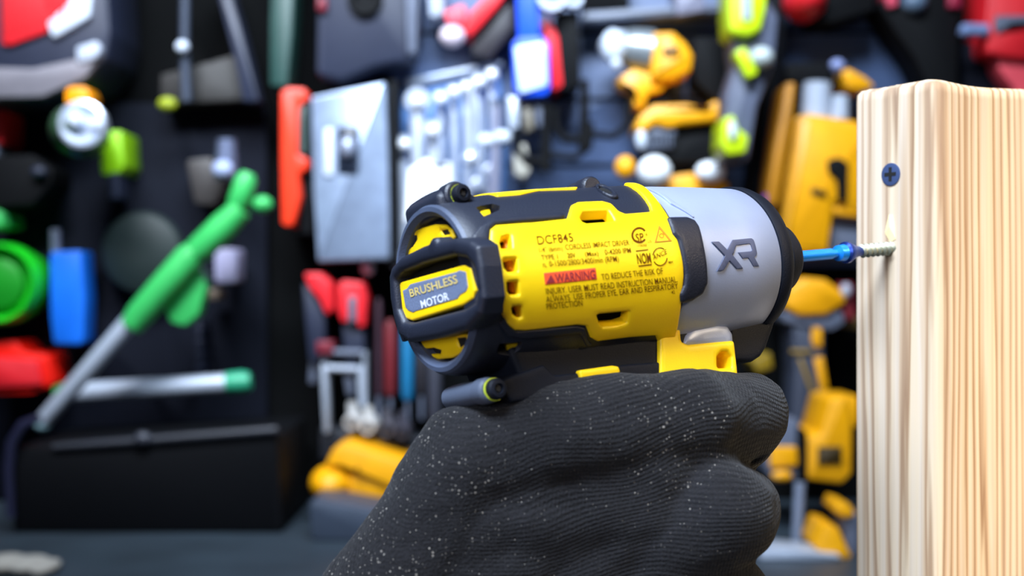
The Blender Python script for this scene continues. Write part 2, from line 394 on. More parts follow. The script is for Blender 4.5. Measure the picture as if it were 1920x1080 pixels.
print_text('rating_print', [
    ('DCF845', (1008,459), (1075,453), (-3.5,-16), False),
    ('1/4" (6mm)', (1011,474), (1055,470), (-2,-9.5), False), ('CORDLESS IMPACT DRIVER', (1060,469), (1180,460), (-2,-10), False),
    ('TYPE 1', (1015,488), (1046,486), (-2,-9.5), False), ('20V', (1064,484), (1079,483), (-2,-9), True), ('(Max)', (1097,481), (1122,479), (-2,-8.5), False), ('0-4200 IPM', (1134,478), (1183,474), (-2,-9.5), False),
    ('n  0-1500/2800/3400/min (RPM)', (1018,501), (1160,490), (-2,-10), False),
    ('o', (1022,502), (1025,502), (-.5,-4), False),
    ('TO REDUCE THE RISK OF', (1128,525), (1243,513), (-2,-11), False),
    ('INJURY. USER MUST READ INSTRUCTION MANUAL.', (1024,552), (1270,529), (-2,-11.5), False),
    ('ALWAYS  USE PROPER EYE, EAR AND RESPIRATORY', (1024,567), (1271,541), (-2,-11), False),
    ('PROTECTION', (1025,580), (1092,573), (-2,-11), False), ('42', (1259,551), (1265,550), (-1,-6), False)],
    pc, cyl, .92, INK, drv)
print_text('rating_print', [('_ _ _', (1083,482), (1095,481), (-1,-4), True), ('NOM', (1195,495), (1221,493), (-3,-19), True),
    ('SP', (1192,454), (1207,452), (-2,-15), True), ('ANCE', (1224,488), (1250,476), (-1,-9), False), ('MX', (1253,494), (1262,493), (-1,-4), True), ('R', (1210,443), (1214,443), (-.5,-5), False),
    ('C', (1184,458), (1187,458), (-.5,-5), False), ('US', (1214,456), (1221,455), (-.5,-5), False), ('173098', (1194,464), (1212,462), (-.5,-5), False)], pc, cyl, .92, INK, drv)
def ring_px(cx, cy, rx, ry, wd, a0=0, a1=360, rot=0, n=28):
    o, i = [], []
    for k in range(n+1):
        a = math.radians(a0+(a1-a0)*k/n)
        for L, q in ((o, 0), (i, wd)):
            x, y = (rx-q)*math.cos(a), -(ry-q)*math.sin(a); L.append((cx+x, cy+y))
    return o+i[::-1]
def pcs(L): return [pc(x, y) for x, y in L]
for q in (ring_px(1198, 441, 14.5, 15, 3.2, 35, 325), ring_px(1237, 481, 14, 17, 1.1, 55, 170), ring_px(1237, 481, 14, 17, 1.1, 215, 350),
          [(1192,470),(1215,467),(1215,468.4),(1192,471.4)], [(1197,498),(1221,495),(1221,496.4),(1197,499.4)]):
    panel('certification_mark', pcs(q), [], cyl, .7, .92, 0, INK, drv, step=1)
panel('certification_mark', pcs([(1235,423),(1227,455),(1259,452)]), [pcs([(1236,429),(1230,453),(1254,450.5)])], cyl, .7, .92, 0, mat('amber_print', 'C07A10', .6), drv, step=1)
panel('certification_mark', pcs(ring_px(1240, 442, 4.5, 4.5, 1.3, 0, 350)), [], cyl, .7, .92, 0, MATS['amber_print'], drv, step=1)
wr = panel('warning_label', rounded(pcs([(1019,512),(1116,502),(1119,524),(1022,534)]), .25), [], cyl, .6, .85, .05, REDP, drv, step=1)
tag(wr, 'orange-red WARNING box in the printed text')
print_text('warning_print', [('WARNING', (1041,530), (1116,522), (-2,-16), True)], pc, cyl, .95, DRED, wr)
panel('warning_triangle', pcs([(1032,515),(1024,531),(1040,529.5)]), [], cyl, .8, .93, 0, DRED, wr, step=.6)
fbt = px_plane(0, -3.0)
print_text('badge_print', [('BRUSHLESS', (770,557), (859,530), (-3,-14), True)], fbt, rear_fn(-3.0), .05, BTXT, bdg)
print_text('badge_print', [('MOTOR', (791,578), (843,562), (-3,-14), True)], fbt, rear_fn(-3.0), .05, WTXT, bdg)

# ---- driver bit in the chuck and the screw being driven
bit = tag(lathe('driver_bit', [(0, .3), (0, 1.75), (21.5, 1.75), (22, 1.3), (24.0, 1.3), (24.6, 2.5), (27.2, 2.7), (27.8, 1.6), (30.5, .8)], mat('blue_anodised', '1E8CF0', .3, metal=.4), None, n=32),
    'bright blue driver bit in the chuck of the impact driver', 'driver bit')
bit.matrix_world = TM(ORG+119.*d_)
def screw_mesh(L, r, pitch, head, hl):
    prof = []
    V, Fc = [], []; n = 24; turns = L/pitch; m = int(turns*14)
    V_, F_ = lathe_mesh([(0, .4), (0, head*.55), (.8, head*.6), (.81, head), (1.3, head), (hl*.6, head*.62), (hl, r*.62), (L-2, r*.6), (L, .05)], n)
    V += V_; Fc += F_
    b = len(V)
    for i in range(m+1):
        x = hl+(L-3-hl)*i/m; a = 2*math.pi*(x/pitch); rr = r*.55
        for dx, q in ((-.36*pitch, rr), (0, r), (.3*pitch, rr)): V.append((x+dx, q*math.cos(a), q*math.sin(a)))
        if i: Fc += [(b+3*i-3, b+3*i-2, b+3*i+1, b+3*i), (b+3*i-2, b+3*i-1, b+3*i+2, b+3*i+1)]
    return [(x*.001, y*.001, z*.001) for x, y, z in V], Fc
V, Fc = screw_mesh(34, 2.25, 2.3, 3.35, 7.5)
hmat = mat('blued_screw', '27408C', .3, metal=.7)
zinc = mat('zinc_thread', 'A8A890', .4, metal=.6)
scw = tag(mesh_obj('deck_screw', V, Fc, zinc, None, 30), 'zinc threaded screw with dark blue head, half driven into the timber', 'screw')
scw.matrix_world = TM(ORG+146.2*d_)
lathe('screw_cap', [(0, .8), (0, 2.6), (.6, 3.45), (1.6, 3.5), (3.4, 2.6), (6, 1.75), (8, 1.55), (8, 1)], hmat, scw, n=32)

# ================================================================== timber post
BENCH = 0.93
WY = math.radians(33.5)
wd = np.array([math.cos(WY), math.sin(WY), 0]); wh = np.array([math.sin(WY), -math.cos(WY), 0])
def on_face(px, P0=PSCREW):
    r = (px-960)/F; k = (r*P0[1]-P0[0])/(wh[0]-r*wh[1]); return k
kL, kR = on_face(1604), on_face(1757)
corner = PSCREW+wh*kR; Yc = corner[1]; ztop = (540-146)/F*Yc
wm = bpy.data.materials.new('pine_timber'); wm.use_nodes = True; nt = wm.node_tree; B = nt.nodes['Principled BSDF']
tc = nt.nodes.new('ShaderNodeTexCoord'); mp = nt.nodes.new('ShaderNodeMapping'); nt.links.new(tc.outputs['Object'], mp.inputs[0])
mp.inputs['Scale'].default_value = (1, 1, .035)
nz = nt.nodes.new('ShaderNodeTexNoise'); nz.inputs['Scale'].default_value = 60; nz.inputs['Detail'].default_value = 4; nt.links.new(mp.outputs[0], nz.inputs['Vector'])
sp = nt.nodes.new('ShaderNodeSeparateXYZ'); nt.links.new(tc.outputs['Object'], sp.inputs[0])
def mth(op, a, b=None, c=None):
    n = nt.nodes.new('ShaderNodeMath'); n.operation = op
    for i, v in enumerate((a, b, c)):
        if v is None: continue
        if isinstance(v, (int, float)): n.inputs[i].default_value = v
        else: nt.links.new(v, n.inputs[i])
    return n.outputs[0]
# growth rings round a pith far behind the corner: distance from (a,b)
dx = mth('SUBTRACT', sp.outputs[0], .17); dy = mth('SUBTRACT', sp.outputs[1], .13)
rr = mth('SQRT', mth('ADD', mth('MULTIPLY', dx, dx), mth('MULTIPLY', dy, dy)))
rr = mth('ADD', rr, mth('MULTIPLY', mth('SUBTRACT', nz.outputs['Fac'], .5), .016))
fr_ = mth('FRACT', mth('MULTIPLY', rr, 330.))
cr = nt.nodes.new('ShaderNodeValToRGB'); nt.links.new(fr_, cr.inputs['Fac'])
E_ = cr.color_ramp.elements
E_[0].position = 0; E_[0].color = lin('D2BA98'); E_[1].position = 1; E_[1].color = lin('D2BA98')
for p, c_ in ((.35, 'D0BDA6'), (.62, 'BC9C78'), (.8, '906A46'), (.88, 'A07C56')):
    e = E_.new(p); e.color = lin(c_)
n3 = nt.nodes.new('ShaderNodeTexNoise'); n3.inputs['Scale'].default_value = 22; nt.links.new(mp.outputs[0], n3.inputs['Vector'])
mx = nt.nodes.new('ShaderNodeMix'); mx.data_type = 'RGBA'; mx.inputs['B'].default_value = lin('D2BFAA')
cr3 = nt.nodes.new('ShaderNodeValToRGB'); cr3.color_ramp.elements[0].position = .35; cr3.color_ramp.elements[1].position = .65; nt.links.new(n3.outputs['Fac'], cr3.inputs['Fac'])
nt.links.new(mth('MULTIPLY', cr3.outputs['Color'], .45), mx.inputs['Factor']); nt.links.new(cr.outputs['Color'], mx.inputs['A'])
mp2 = nt.nodes.new('ShaderNodeMapping'); nt.links.new(tc.outputs['Object'], mp2.inputs[0]); mp2.inputs['Scale'].default_value = (1, 1, .012)
n4 = nt.nodes.new('ShaderNodeTexNoise'); n4.inputs['Scale'].default_value = 420; n4.inputs['Detail'].default_value = 3; nt.links.new(mp2.outputs[0], n4.inputs['Vector'])
cr4 = nt.nodes.new('ShaderNodeValToRGB'); cr4.color_ramp.elements[0].position = .36; cr4.color_ramp.elements[0].color = (.55, .5, .48, 1); cr4.color_ramp.elements[1].position = .56; cr4.color_ramp.elements[1].color = (1, 1, 1, 1)
nt.links.new(n4.outputs['Fac'], cr4.inputs['Fac'])
mx2 = nt.nodes.new('ShaderNodeMix'); mx2.data_type = 'RGBA'; mx2.blend_type = 'MULTIPLY'; mx2.inputs['Factor'].default_value = .38
nt.links.new(mx.outputs['Result'], mx2.inputs['A']); nt.links.new(cr4.outputs['Color'], mx2.inputs['B'])
nt.links.new(mx2.outputs['Result'], B.inputs['Base Color']); B.inputs['Roughness'].default_value = .75
bp = nt.nodes.new('ShaderNodeBump'); bp.inputs['Strength'].default_value = .2; bp.inputs['Distance'].default_value = .0002
nt.links.new(fr_, bp.inputs['Height']); nt.links.new(bp.outputs['Normal'], B.inputs['Normal'])
FW, FD = kR-kL, 89.
def post_section(n=6, r=4.5):
    P = []
    for sx, sy, a0, q in ((0, 0, 180, r), (1, 0, 270, r), (1, 1, 0, 1.2), (0, 1, 90, .9)):
        cx, cy = (FD-q if sx else q), (FW-q if sy else q)
        for k in range(n+1): a = math.radians(a0+90*k/n); P.append((cx+q*math.cos(a), cy+q*math.sin(a)))
    return P
S = post_section(); H = ztop*.001+CZ-BENCH
S = resample(S, 4.)
V, Fc = [], []; n = len(S)
levels = [0, .1, .2, H-.004, H-.0012, H]
for li, zz in enumerate(levels):
    ins = 0 if li < 4 else (.15 if li == 4 else 1.0)
    for (a, b) in S:
        ca, cb = FD/2, FW/2
        a2 = a+ins*np.sign(ca-a)*(1 if abs(ca-a) > 1 else 0); b2 = b+ins*np.sign(cb-b)*(1 if abs(cb-b) > 1 else 0)
        dz = 0
        if li >= 3:   # saw cut a touch lower towards the rounded arrises
            e = min(abs(a)+abs(b), 30)
            dz = -.0008*math.sin(a*.09)+.0002*math.sin(b*.5)
        V.append((a2*.001, b2*.001, zz+dz))
for i in range(len(levels)-1):
    for k in range(n): Fc.append((i*n+k, i*n+(k+1) % n, (i+1)*n+(k+1) % n, (i+1)*n+k))
Fc.append(tuple(range(n))[::-1]); Fc.append(tuple((len(levels)-1)*n+k for k in range(n)))
post = tag(mesh_obj('timber_post', V, Fc, wm, None, 50), 'upright pale pine timber post with striped grain standing at the right edge', 'timber')
post.matrix_world = Matrix([[wd[0], -wh[0], 0, corner[0]*.001], [wd[1], -wh[1], 0, corner[1]*.001], [0, 0, 1, BENCH], [0, 0, 0, 1]])
# second screw, sunk flush above
k2 = on_face(1671); p2 = PSCREW+wh*k2; p2 = np.array([p2[0], p2[1], (540-327)/F*p2[1]])
sk = lathe('deck_screw', [(-20, .2), (-18, 1.6), (-3, 1.7), (-.2, 3.7), (.35, 3.7), (.5, 3.1), (.5, .2)], mat('blue_steel_screw', '5A6C9A', .35, metal=.6), None, n=40)
tag(sk, 'dark blue cross-recess screw sunk flush in the timber, above the one being driven', 'screw')
sk.matrix_world = Matrix([[-wd[0], wh[0], 0, p2[0]*.001], [-wd[1], wh[1], 0, p2[1]*.001], [0, 0, 1, p2[2]*.001+CZ], [0, 0, 0, 1]])
cross = [(.6,2.3),(-.6,2.3),(-.6,.6),(-2.3,.6),(-2.3,-.6),(-.6,-.6),(-.6,-2.3),(.6,-2.3),(.6,-.6),(2.3,-.6),(2.3,.6),(.6,.6)]
panel('drive_recess', cross, [], lambda a, b, o: (.5+o, a, b), -.05, .08, 0, CORE, sk, step=1)
# splintered chip where the screws bite
ch = mesh_obj('wood_splinter', [(0,0,0),(.0012,.0003,.010),(-.0010,.0004,.0105),(-.0022,0,.003),(.0022,0,.001),(0,-.0006,.005)], [(0,4,5),(4,1,5),(1,2,5),(2,3,5),(3,0,5),(0,3,2,1,4)], mat('raw_splinter', 'F0D9A0', .8), None, 0)
tag(ch, 'tiny pale raised splinter above the entry of the half driven screw', 'splinter')
q = PSCREW-wd*.15+np.array([0, 0, 2.0]); ch.location = (q[0]*.001, q[1]*.001, q[2]*.001+CZ); ch.rotation_euler = (0, 0, WY-math.pi/2)

# ================================================================== gloved hand
def W(px, py, D): return Vector(((px-960)/F*D*.001, D*.001, (540-py)/F*D*.001+CZ))
caps = [  # (px, py, depth mm, radius mm) pairs
 ((1285,795,322,14.2), (1400,779,343,12.3)), ((1400,779,343,12.3), (1386,824,354,10.3)), ((1380,805,356,10.5), (1290,830,382,9.5)), ((1290,830,382,9.5), (1200,850,380,8.5)),
 ((1352,965,314,14.3), (1378,958,345,12.4)), ((1378,958,345,12.4), (1330,975,385,10)), ((1330,975,385,10), (1230,990,382,9)),
 ((1338,1115,318,13.6), (1360,1120,345,12)), ((1360,1120,345,12), (1310,1130,385,10)), ((1310,1130,385,10), (1220,1140,382,9)),
 ((1300,1250,324,12.2), (1320,1255,345,11)), ((1320,1255,345,11), (1280,1260,380,9)), ((1280,1260,380,9), (1210,1260,380,8)),
 ((1285,795,322,14.2), (800,1250,335,20)), ((1352,965,314,14.3), (830,1330,333,20)), ((1338,1115,318,13.6), (860,1400,335,20)), ((1300,1250,324,12.2), (900,1450,338,18)),
 ((888,866,312,15.3), (1050,813,311,13.6)), ((1050,813,311,13.6), (1150,802,314,14)), ((1150,802,314,14), (1285,793,321,14.4)), ((888,866,312,15.3), (712,1190,318,20.5)), ((712,1190,322,21), (610,1420,322,24)),
 ((980,960,318,19.5), (1180,940,320,18)), ((1180,940,320,18), (1080,1080,324,22)), ((1080,1080,324,22), (850,1220,325,22)), ((1200,1080,328,20), (1100,1200,330,22)),
 ((1300,900,322,13.5), (1240,1000,322,16)), ((1290,1040,322,15), (1230,1150,325,17)), ((930,960,317,18.5), (830,1100,320,20.5)), ((1040,880,318,16),(1200,880,319,16)), ((980,960,318,19),(900,1150,321,21)),
 ((905,870,328,14), (960,860,386,11)), ((960,860,386,11), (1130,805,402,9.5)), ((1130,805,402,9.5),(1220,800,402,8.5)),
 ((850,1330,338,27), (700,1600,345,28)), ((700,1600,345,28), (600,1800,348,30)), ((860,1250,352,22), (1020,1150,352,18)),
]
def capsule(bm, a, b, ra, rb):
    a, b = Vector(a), Vector(b); dv = b-a; L = dv.length; ra *= .001; rb *= .001
    q = Vector((0, 0, 1)).rotation_difference(dv).to_matrix().to_4x4(); n = 20; rings = []
    prof = [(-ra*math.cos(t), ra*math.sin(t)) for t in np.linspace(.05, math.pi/2, 7)]+[(L*k/4, ra+(rb-ra)*k/4) for k in (1, 2, 3)]+[(L+rb*math.sin(t), rb*math.cos(t)) for t in np.linspace(0, math.pi/2-.05, 7)]
    for z, r in prof:
        rings.append([bm.verts.new(q @ Vector((r*math.cos(2*math.pi*k/n), r*math.sin(2*math.pi*k/n), z))+a) for k in range(n)])
    for i in range(len(rings)-1):
        for k in range(n): bm.faces.new((rings[i][k], rings[i][(k+1) % n], rings[i+1][(k+1) % n], rings[i+1][k]))
    bm.faces.new(rings[0][::-1]); bm.faces.new(rings[-1])
def remeshed(name, capl, voxel, iters, material, parent, post_fn=None):
    bm = bmesh.new()
    for a, b in capl: capsule(bm, W(*a[:3]), W(*b[:3]), a[3], b[3])
    me = bpy.data.meshes.new('tmp'); bm.to_mesh(me); bm.free()
    o = bpy.data.objects.new('tmp', me); COL.objects.link(o)
    m = o.modifiers.new('r', 'REMESH'); m.mode = 'VOXEL'; m.voxel_size = voxel
    s_ = o.modifiers.new('s', 'SMOOTH'); s_.factor = .5; s_.iterations = iters
    dg = bpy.context.evaluated_depsgraph_get(); me2 = bpy.data.meshes.new_from_object(o.evaluated_get(dg)); me2.name = name
    bpy.data.objects.remove(o)
    if post_fn: post_fn(me2)
    return link_mesh(name, me2, material, parent, 180)
gm = bpy.data.materials.new('knit_glove'); gm.use_nodes = True; nt = gm.node_tree; B = nt.nodes['Principled BSDF']
tc = nt.nodes.new('ShaderNodeTexCoord')
nzw = nt.nodes.new('ShaderNodeTexNoise'); nzw.inputs['Scale'].default_value = 22; nzw.inputs['Detail'].default_value = 1.5; nt.links.new(tc.outputs['Object'], nzw.inputs['Vector'])
sp = nt.nodes.new('ShaderNodeSeparateXYZ'); nt.links.new(tc.outputs['Object'], sp.inputs[0])
base = mth('ADD', mth('MULTIPLY', sp.outputs[2], 1.0), mth('MULTIPLY', sp.outputs[0], -.16))
base = mth('ADD', base, mth('MULTIPLY', nzw.outputs['Fac'], .022))
wv = mth('SINE', mth('MULTIPLY', base, 2*math.pi/.00115))
cross_ = mth('SINE', mth('MULTIPLY', mth('ADD', sp.outputs[0], mth('MULTIPLY', nzw.outputs['Fac'], .01)), 2*math.pi/.0009))
amp = nt.nodes.new('ShaderNodeTexNoise'); amp.inputs['Scale'].default_value = 45; nt.links.new(tc.outputs['Object'], amp.inputs['Vector'])
ht = mth('MULTIPLY', mth('ADD', mth('MULTIPLY', wv, .5), mth('MULTIPLY', cross_, .25)), mth('MULTIPLY', mth('MULTIPLY', amp.outputs['Fac'], 1.5), mth('MAXIMUM', mth('MINIMUM', mth('MULTIPLY', mth('ADD', sp.outputs[0], .025), 18.), 1.), .18)))
fz = nt.nodes.new('ShaderNodeTexNoise'); fz.inputs['Scale'].default_value = 1500; nt.links.new(tc.outputs['Object'], fz.inputs['Vector'])
ht = mth('ADD', ht, mth('MULTIPLY', fz.outputs['Fac'], 1.8))
bp = nt.nodes.new('ShaderNodeBump'); bp.inputs['Strength'].default_value = .75; bp.inputs['Distance'].default_value = .0003
nt.links.new(ht, bp.inputs['Height']); nt.links.new(bp.outputs['Normal'], B.inputs['Normal'])
vo = nt.nodes.new('ShaderNodeTexVoronoi'); vo.inputs['Scale'].default_value = 1250; vo.inputs['Randomness'].default_value = 1; nt.links.new(tc.outputs['Object'], vo.inputs['Vector'])
dens = nt.nodes.new('ShaderNodeTexNoise'); dens.inputs['Scale'].default_value = 25; nt.links.new(tc.outputs['Object'], dens.inputs['Vector'])
sepc = nt.nodes.new('ShaderNodeSeparateColor'); nt.links.new(vo.outputs['Color'], sepc.inputs[0])
thr = mth('MULTIPLY', mth('POWER', sepc.outputs[0], 3.2), mth('MULTIPLY', mth('POWER', dens.outputs['Fac'], 2.0), 1.15))
spk = mth('LESS_THAN', vo.outputs['Distance'], thr)
fa = mth('MULTIPLY', spk, mth('ADD', .25, mth('MULTIPLY', sepc.outputs[1], .7)))
mixc = nt.nodes.new('ShaderNodeMix'); mixc.data_type = 'RGBA'; mixc.inputs['B'].default_value = lin('857F76')
cb = nt.nodes.new('ShaderNodeValToRGB'); cb.color_ramp.elements[0].color = lin('050507'); cb.color_ramp.elements[1].color = lin('19181B')
cb.color_ramp.elements[0].position = .25; cb.color_ramp.elements[1].position = .8
nt.links.new(mth('ADD', mth('MULTIPLY', wv, .10), mth('MULTIPLY', fz.outputs['Fac'], 1.0)), cb.inputs['Fac'])
nt.links.new(cb.outputs['Color'], mixc.inputs['A']); nt.links.new(fa, mixc.inputs['Factor']); nt.links.new(mixc.outputs['Result'], B.inputs['Base Color'])
B.inputs['Roughness'].default_value = .9; B.inputs['Specular IOR Level'].default_value = .25
B.inputs['Sheen Weight'].default_value = .07; B.inputs['Sheen Roughness'].default_value = .5
def wrinkle(me):
    n = len(me.vertices); co = np.empty(n*3); me.vertices.foreach_get('co', co); co = co.reshape(-1, 3)
    no = np.empty(n*3); me.vertices.foreach_get('normal', no); no = no.reshape(-1, 3)
    for i in range(n):
        v = Vector(co[i]); k = noise.noise(v*70)*.0011+noise.noise(Vector((v.x*60, v.y*60, v.z*170)))*.0006+noise.noise(v*260)*.00022
        co[i] += no[i]*k
    me.vertices.foreach_set('co', co.ravel()); me.update()
skin = mat('skin', 'C89478', .55)
person = empty('person', 'gloved left hand of a person gripping the impact driver, arm leaving below the frame', 'person', tuple(W(600,1800,348)))
def to_parent(o, p):
    o.parent = p; o.matrix_parent_inverse = Matrix.Translation(-Vector(p.location))
arm_o = remeshed('body', [((720,1560,345,23), (560,1850,349,26)), ((560,1850,349,26), (-100,1900,240,32)), ((-100,1900,240,32), (-2200,2500,120,38))], .002, 10, skin, None); to_parent(arm_o, person)
gl = remeshed('glove', caps, .0011, 10, gm, None, wrinkle); to_parent(gl, person)
gl['label'] = 'black knitted work glove flecked with pale dust'

# ================================================================== setting
WALL = 1.86
def box(name, lo, hi, material, parent=None, bev=0.):
    bm = bmesh.new(); bmesh.ops.create_cube(bm, size=1)
    for v in bm.verts: v.co = Vector([lo[i]+(v.co[i]+.5)*(hi[i]-lo[i]) for i in range(3)])
    if bev: bmesh.ops.bevel(bm, geom=bm.edges[:], offset=bev, segments=3, affect='EDGES', profile=.5)
    me = bpy.data.meshes.new(name); bm.to_mesh(me); bm.free(); return link_mesh(name, me, material, parent)
tag(box('floor', (-2.2, -1.6, -.05), (2.2, WALL+.1, 0), mat('concrete', '4A4D52', .8, scale=40)), kind='structure')
tag(box('wall_back', (-2.2, WALL, 0), (2.2, WALL+.1, 2.6), mat('black_wall', '030405', .95, scale=20)), kind='structure')
BMAT = mat('grey_worktop', '2E3942', .5, scale=60, var=.3)
bench = empty('workbench', 'grey workbench running along the foot of the tool wall', 'workbench', (0, 1.0, 0))
t_ = box('worktop', (-1.6, .15, BENCH-.04), (1.6, WALL-.002, BENCH), BMAT, None, .003); to_parent(t_, bench)
for x in (-1.5, 1.44):
    for y in (.2, 1.75): to_parent(box('leg', (x, y, 0), (x+.06, y+.06, BENCH-.04), BLK), bench)
# ------------------------------------------------------------------ the tool wall
def wp(px, py, y): return Vector(((px-960)/F*y, y, (540-py)/F*y+CZ))
class Thing:
    """a tool or fitting hung on the wall; outlines are given as seen from the lens and built at distance y"""
    def __init__(s, name, label, cat, px, py, y=1.76, group=None, dy=0.):
        s.y = y; s.dy = dy; s.e = empty(name, label, cat, tuple(wp(px, py, WB)), group)
    def _add(s, name, verts, faces, m, parent=None, smooth=40):
        L = Vector(s.e.location)
        return mesh_obj(name, [tuple(Vector(v)-L) for v in verts], faces, m, parent or s.e, smooth)
    def prism(s, name, P, m, y=None, t=.05, r=3, bev=4, parent=None):
        y = (y or s.y)+s.dy; P = rounded(P, r, 4)
        if area2(P) < 0: P = P[::-1]
        P = resample(P, 60); A = np.array(P); pv = A-np.roll(A, 1, 0); nx = np.roll(A, -1, 0)-A
        n1 = np.stack([-pv[:, 1], pv[:, 0]], 1)/np.linalg.norm(pv, axis=1)[:, None]; n2 = np.stack([-nx[:, 1], nx[:, 0]], 1)/np.linalg.norm(nx, axis=1)[:, None]
        mm = n1+n2; mm /= (np.linalg.norm(mm, axis=1)[:, None]+1e-9); c = np.clip((mm*n1).sum(1), .5, 1)
        b = min(bev, .3*min(A.max(0)-A.min(0))); sc = y/F; bt = min(b*sc, t*.4); V = []; n = len(A)
        for ins, dy in ((b, 0), (b*.3, bt*.3), (0, bt), (0, t-bt*.5), (b*.3, t)):
            Q = A+mm*(ins/c)[:, None]
            for q in Q: V.append(((q[0]-960)*sc, y+dy, (540-q[1])*sc+CZ))
        Fc = [(i*n+k, i*n+(k+1) % n, (i+1)*n+(k+1) % n, (i+1)*n+k) for i in range(4) for k in range(n)]
        Fc += [tuple(range(n))[::-1], tuple(4*n+k for k in range(n))]
        return s._add(name, V, Fc, m, parent)
    def rod(s, name, pts, m, y=None, parent=None, n=20, ys=None):
        """round bar through (px, py, radius px) points"""
        y = (y or s.y)+s.dy; V, Fc = [], []
        C_ = [wp(p[0], p[1], (ys[i] if ys else y)) for i, p in enumerate(pts)]
        for i, p in enumerate(pts):
            a = C_[max(0, i-1)]; b = C_[min(len(pts)-1, i+1)]; dv = (b-a).normalized(); q = Vector((0, 1, 0)).rotation_difference(dv).to_matrix()
            if abs(dv.y) > .9: q = Matrix.Identity(3)
            else:
                sx = dv.cross(Vector((0, 1, 0))).normalized(); sy = dv.cross(sx).normalized(); q = Matrix((sx, dv, sy)).transposed()
            r = p[2]*y/F
            for k in range(n): V.append(C_[i]+q @ Vector((r*math.cos(2*math.pi*k/n), 0, r*math.sin(2*math.pi*k/n))))
        m_ = len(pts)
        for i in range(m_-1):
            for k in range(n): Fc.append((i*n+k, i*n+(k+1) % n, (i+1)*n+(k+1) % n, (i+1)*n+k))
        Fc += [tuple(range(n))[::-1], tuple((m_-1)*n+k for k in range(n))]
        return s._add(name, V, Fc, m, parent)
    def ball(s, name, px, py, rx, ry, m, y=None, depth=None, parent=None):
        y = (y or s.y)+s.dy; c = wp(px, py, y); sc = y/F; rd = depth or min(rx, ry)*sc; V, Fc = [], []; n, h = 24, 14
        for i in range(h+1):
            a = math.pi*(i+.02)/(h+.04)
            for k in range(n):
                b = 2*math.pi*k/n; V.append((c[0]+rx*sc*math.sin(a)*math.cos(b), c[1]-rd*math.sin(a)*math.sin(b), c[2]+ry*sc*math.cos(a)))
        for i in range(h):
            for k in range(n): Fc.append((i*n+k, i*n+(k+1) % n, (i+1)*n+(k+1) % n, (i+1)*n+k))
        Fc += [tuple(range(n))[::-1], tuple(h*n+k for k in range(n))]
        return s._add(name, V, Fc, m, parent)
    def drum(s, name, px, py, prof, m, y=None, parent=None, n=36):
        """turned form facing the room: (distance in front of y in m, radius px)"""
        y = (y or s.y)+s.dy; c = wp(px, py, y); sc = y/F; V, Fc = [], []
        for dy, r in prof:
            for k in range(n): V.append((c[0]+r*sc*math.cos(2*math.pi*k/n), c[1]-dy, c[2]+r*sc*math.sin(2*math.pi*k/n)))
        for i in range(len(prof)-1):
            for k in range(n): Fc.append((i*n+k, i*n+(k+1) % n, (i+1)*n+(k+1) % n, (i+1)*n+k))
        Fc += [tuple(range(n))[::-1], tuple((len(prof)-1)*n+k for k in range(n))]
        return s._add(name, V, Fc, m, parent)
    def peg(s, px, py, y=None, r=3, m=None):
        """steel peg from the board to the thing"""
        y = y or s.y
        return s.rod('hanging_peg', [(px, py, r), (px, py, r), (px, py, r)], m or BLK2, ys=[y+.004, (y+WB)/2, WB])
def copy_thing(t, dpx, dpy, label, y=1.76):
    e = t.e.copy(); COL.objects.link(e); e.location = Vector(t.e.location)+(wp(960+dpx, 540+dpy, y)-wp(960, 540, y)); e['label'] = label
    for c in list(t.e.children):
        k = c.copy(); COL.objects.link(k); k.parent = e
        for g_ in c.children: q = g_.copy(); COL.objects.link(q); q.parent = k
    return e
R4 = lambda x0, y0, x1, y1: [(x0, y0), (x1, y0), (x1, y1), (x0, y1)]
def slant(x0, y0, x1, y1, w0, w1=None):
    w1 = w1 or w0; v = np.array([x1-x0, y1-y0], float); v /= np.linalg.norm(v); n = np.array([-v[1], v[0]])
    a, b = np.array([x0, y0]), np.array([x1, y1]); return [tuple(a+n*w0), tuple(b+n*w1), tuple(b-n*w1), tuple(a-n*w0)]
WB = 1.84
for _m in (mat('black_tool_plastic', '07080B', .7), mat('navy_board', '080C18', .8), mat('case_black', '030408', .7), mat('rail_black', '06080E', .7), mat('black_wall', '030405')): matte(_m, .15)
SLATE = mat('slate_board', '46587C', .55, scale=60)
NAVY = mat('navy_board', '080C18', .6, scale=60)
BLK2 = mat('black_tool_plastic', '08090C', .5)
CHAR = mat('charcoal_plastic', '20263A', .5)
GREY = mat('grey_plastic', '5F6678', .5)
LGREY = mat('light_grey_plastic', 'A9B2C2', .45)
WHITE = mat('white_plastic', 'CCD6E6', .4)
RED = mat('red_plastic', 'E0202A', .45)
ORED = mat('orange_red_plastic', 'E8340E', .45)
BYEL = mat('tool_yellow', 'F4A800', .45)
LIMEP = mat('lime_plastic', 'C4E00A', .45)
GREEN = mat('green_plastic', '36B058', .45)
BGREEN = mat('bright_green_plastic', '18C020', .4)
TEAL = mat('dark_teal', '1E5650', .6)
BLUE = mat('blue_plastic', '0A50E8', .45)
CHROME = mat('chrome', 'D8E2F4', .3, metal=.55, var=.02)
GLINT = mat('glint_white', 'F6FAFF', .12, metal=.2, var=.01)  # near-white stand-in for bright glints on the wrench row
ALU = mat('brushed_aluminium', 'BCC6D6', .38, metal=.3, var=.03)
ORNG = mat('orange_plastic', 'FF9A00', .4)
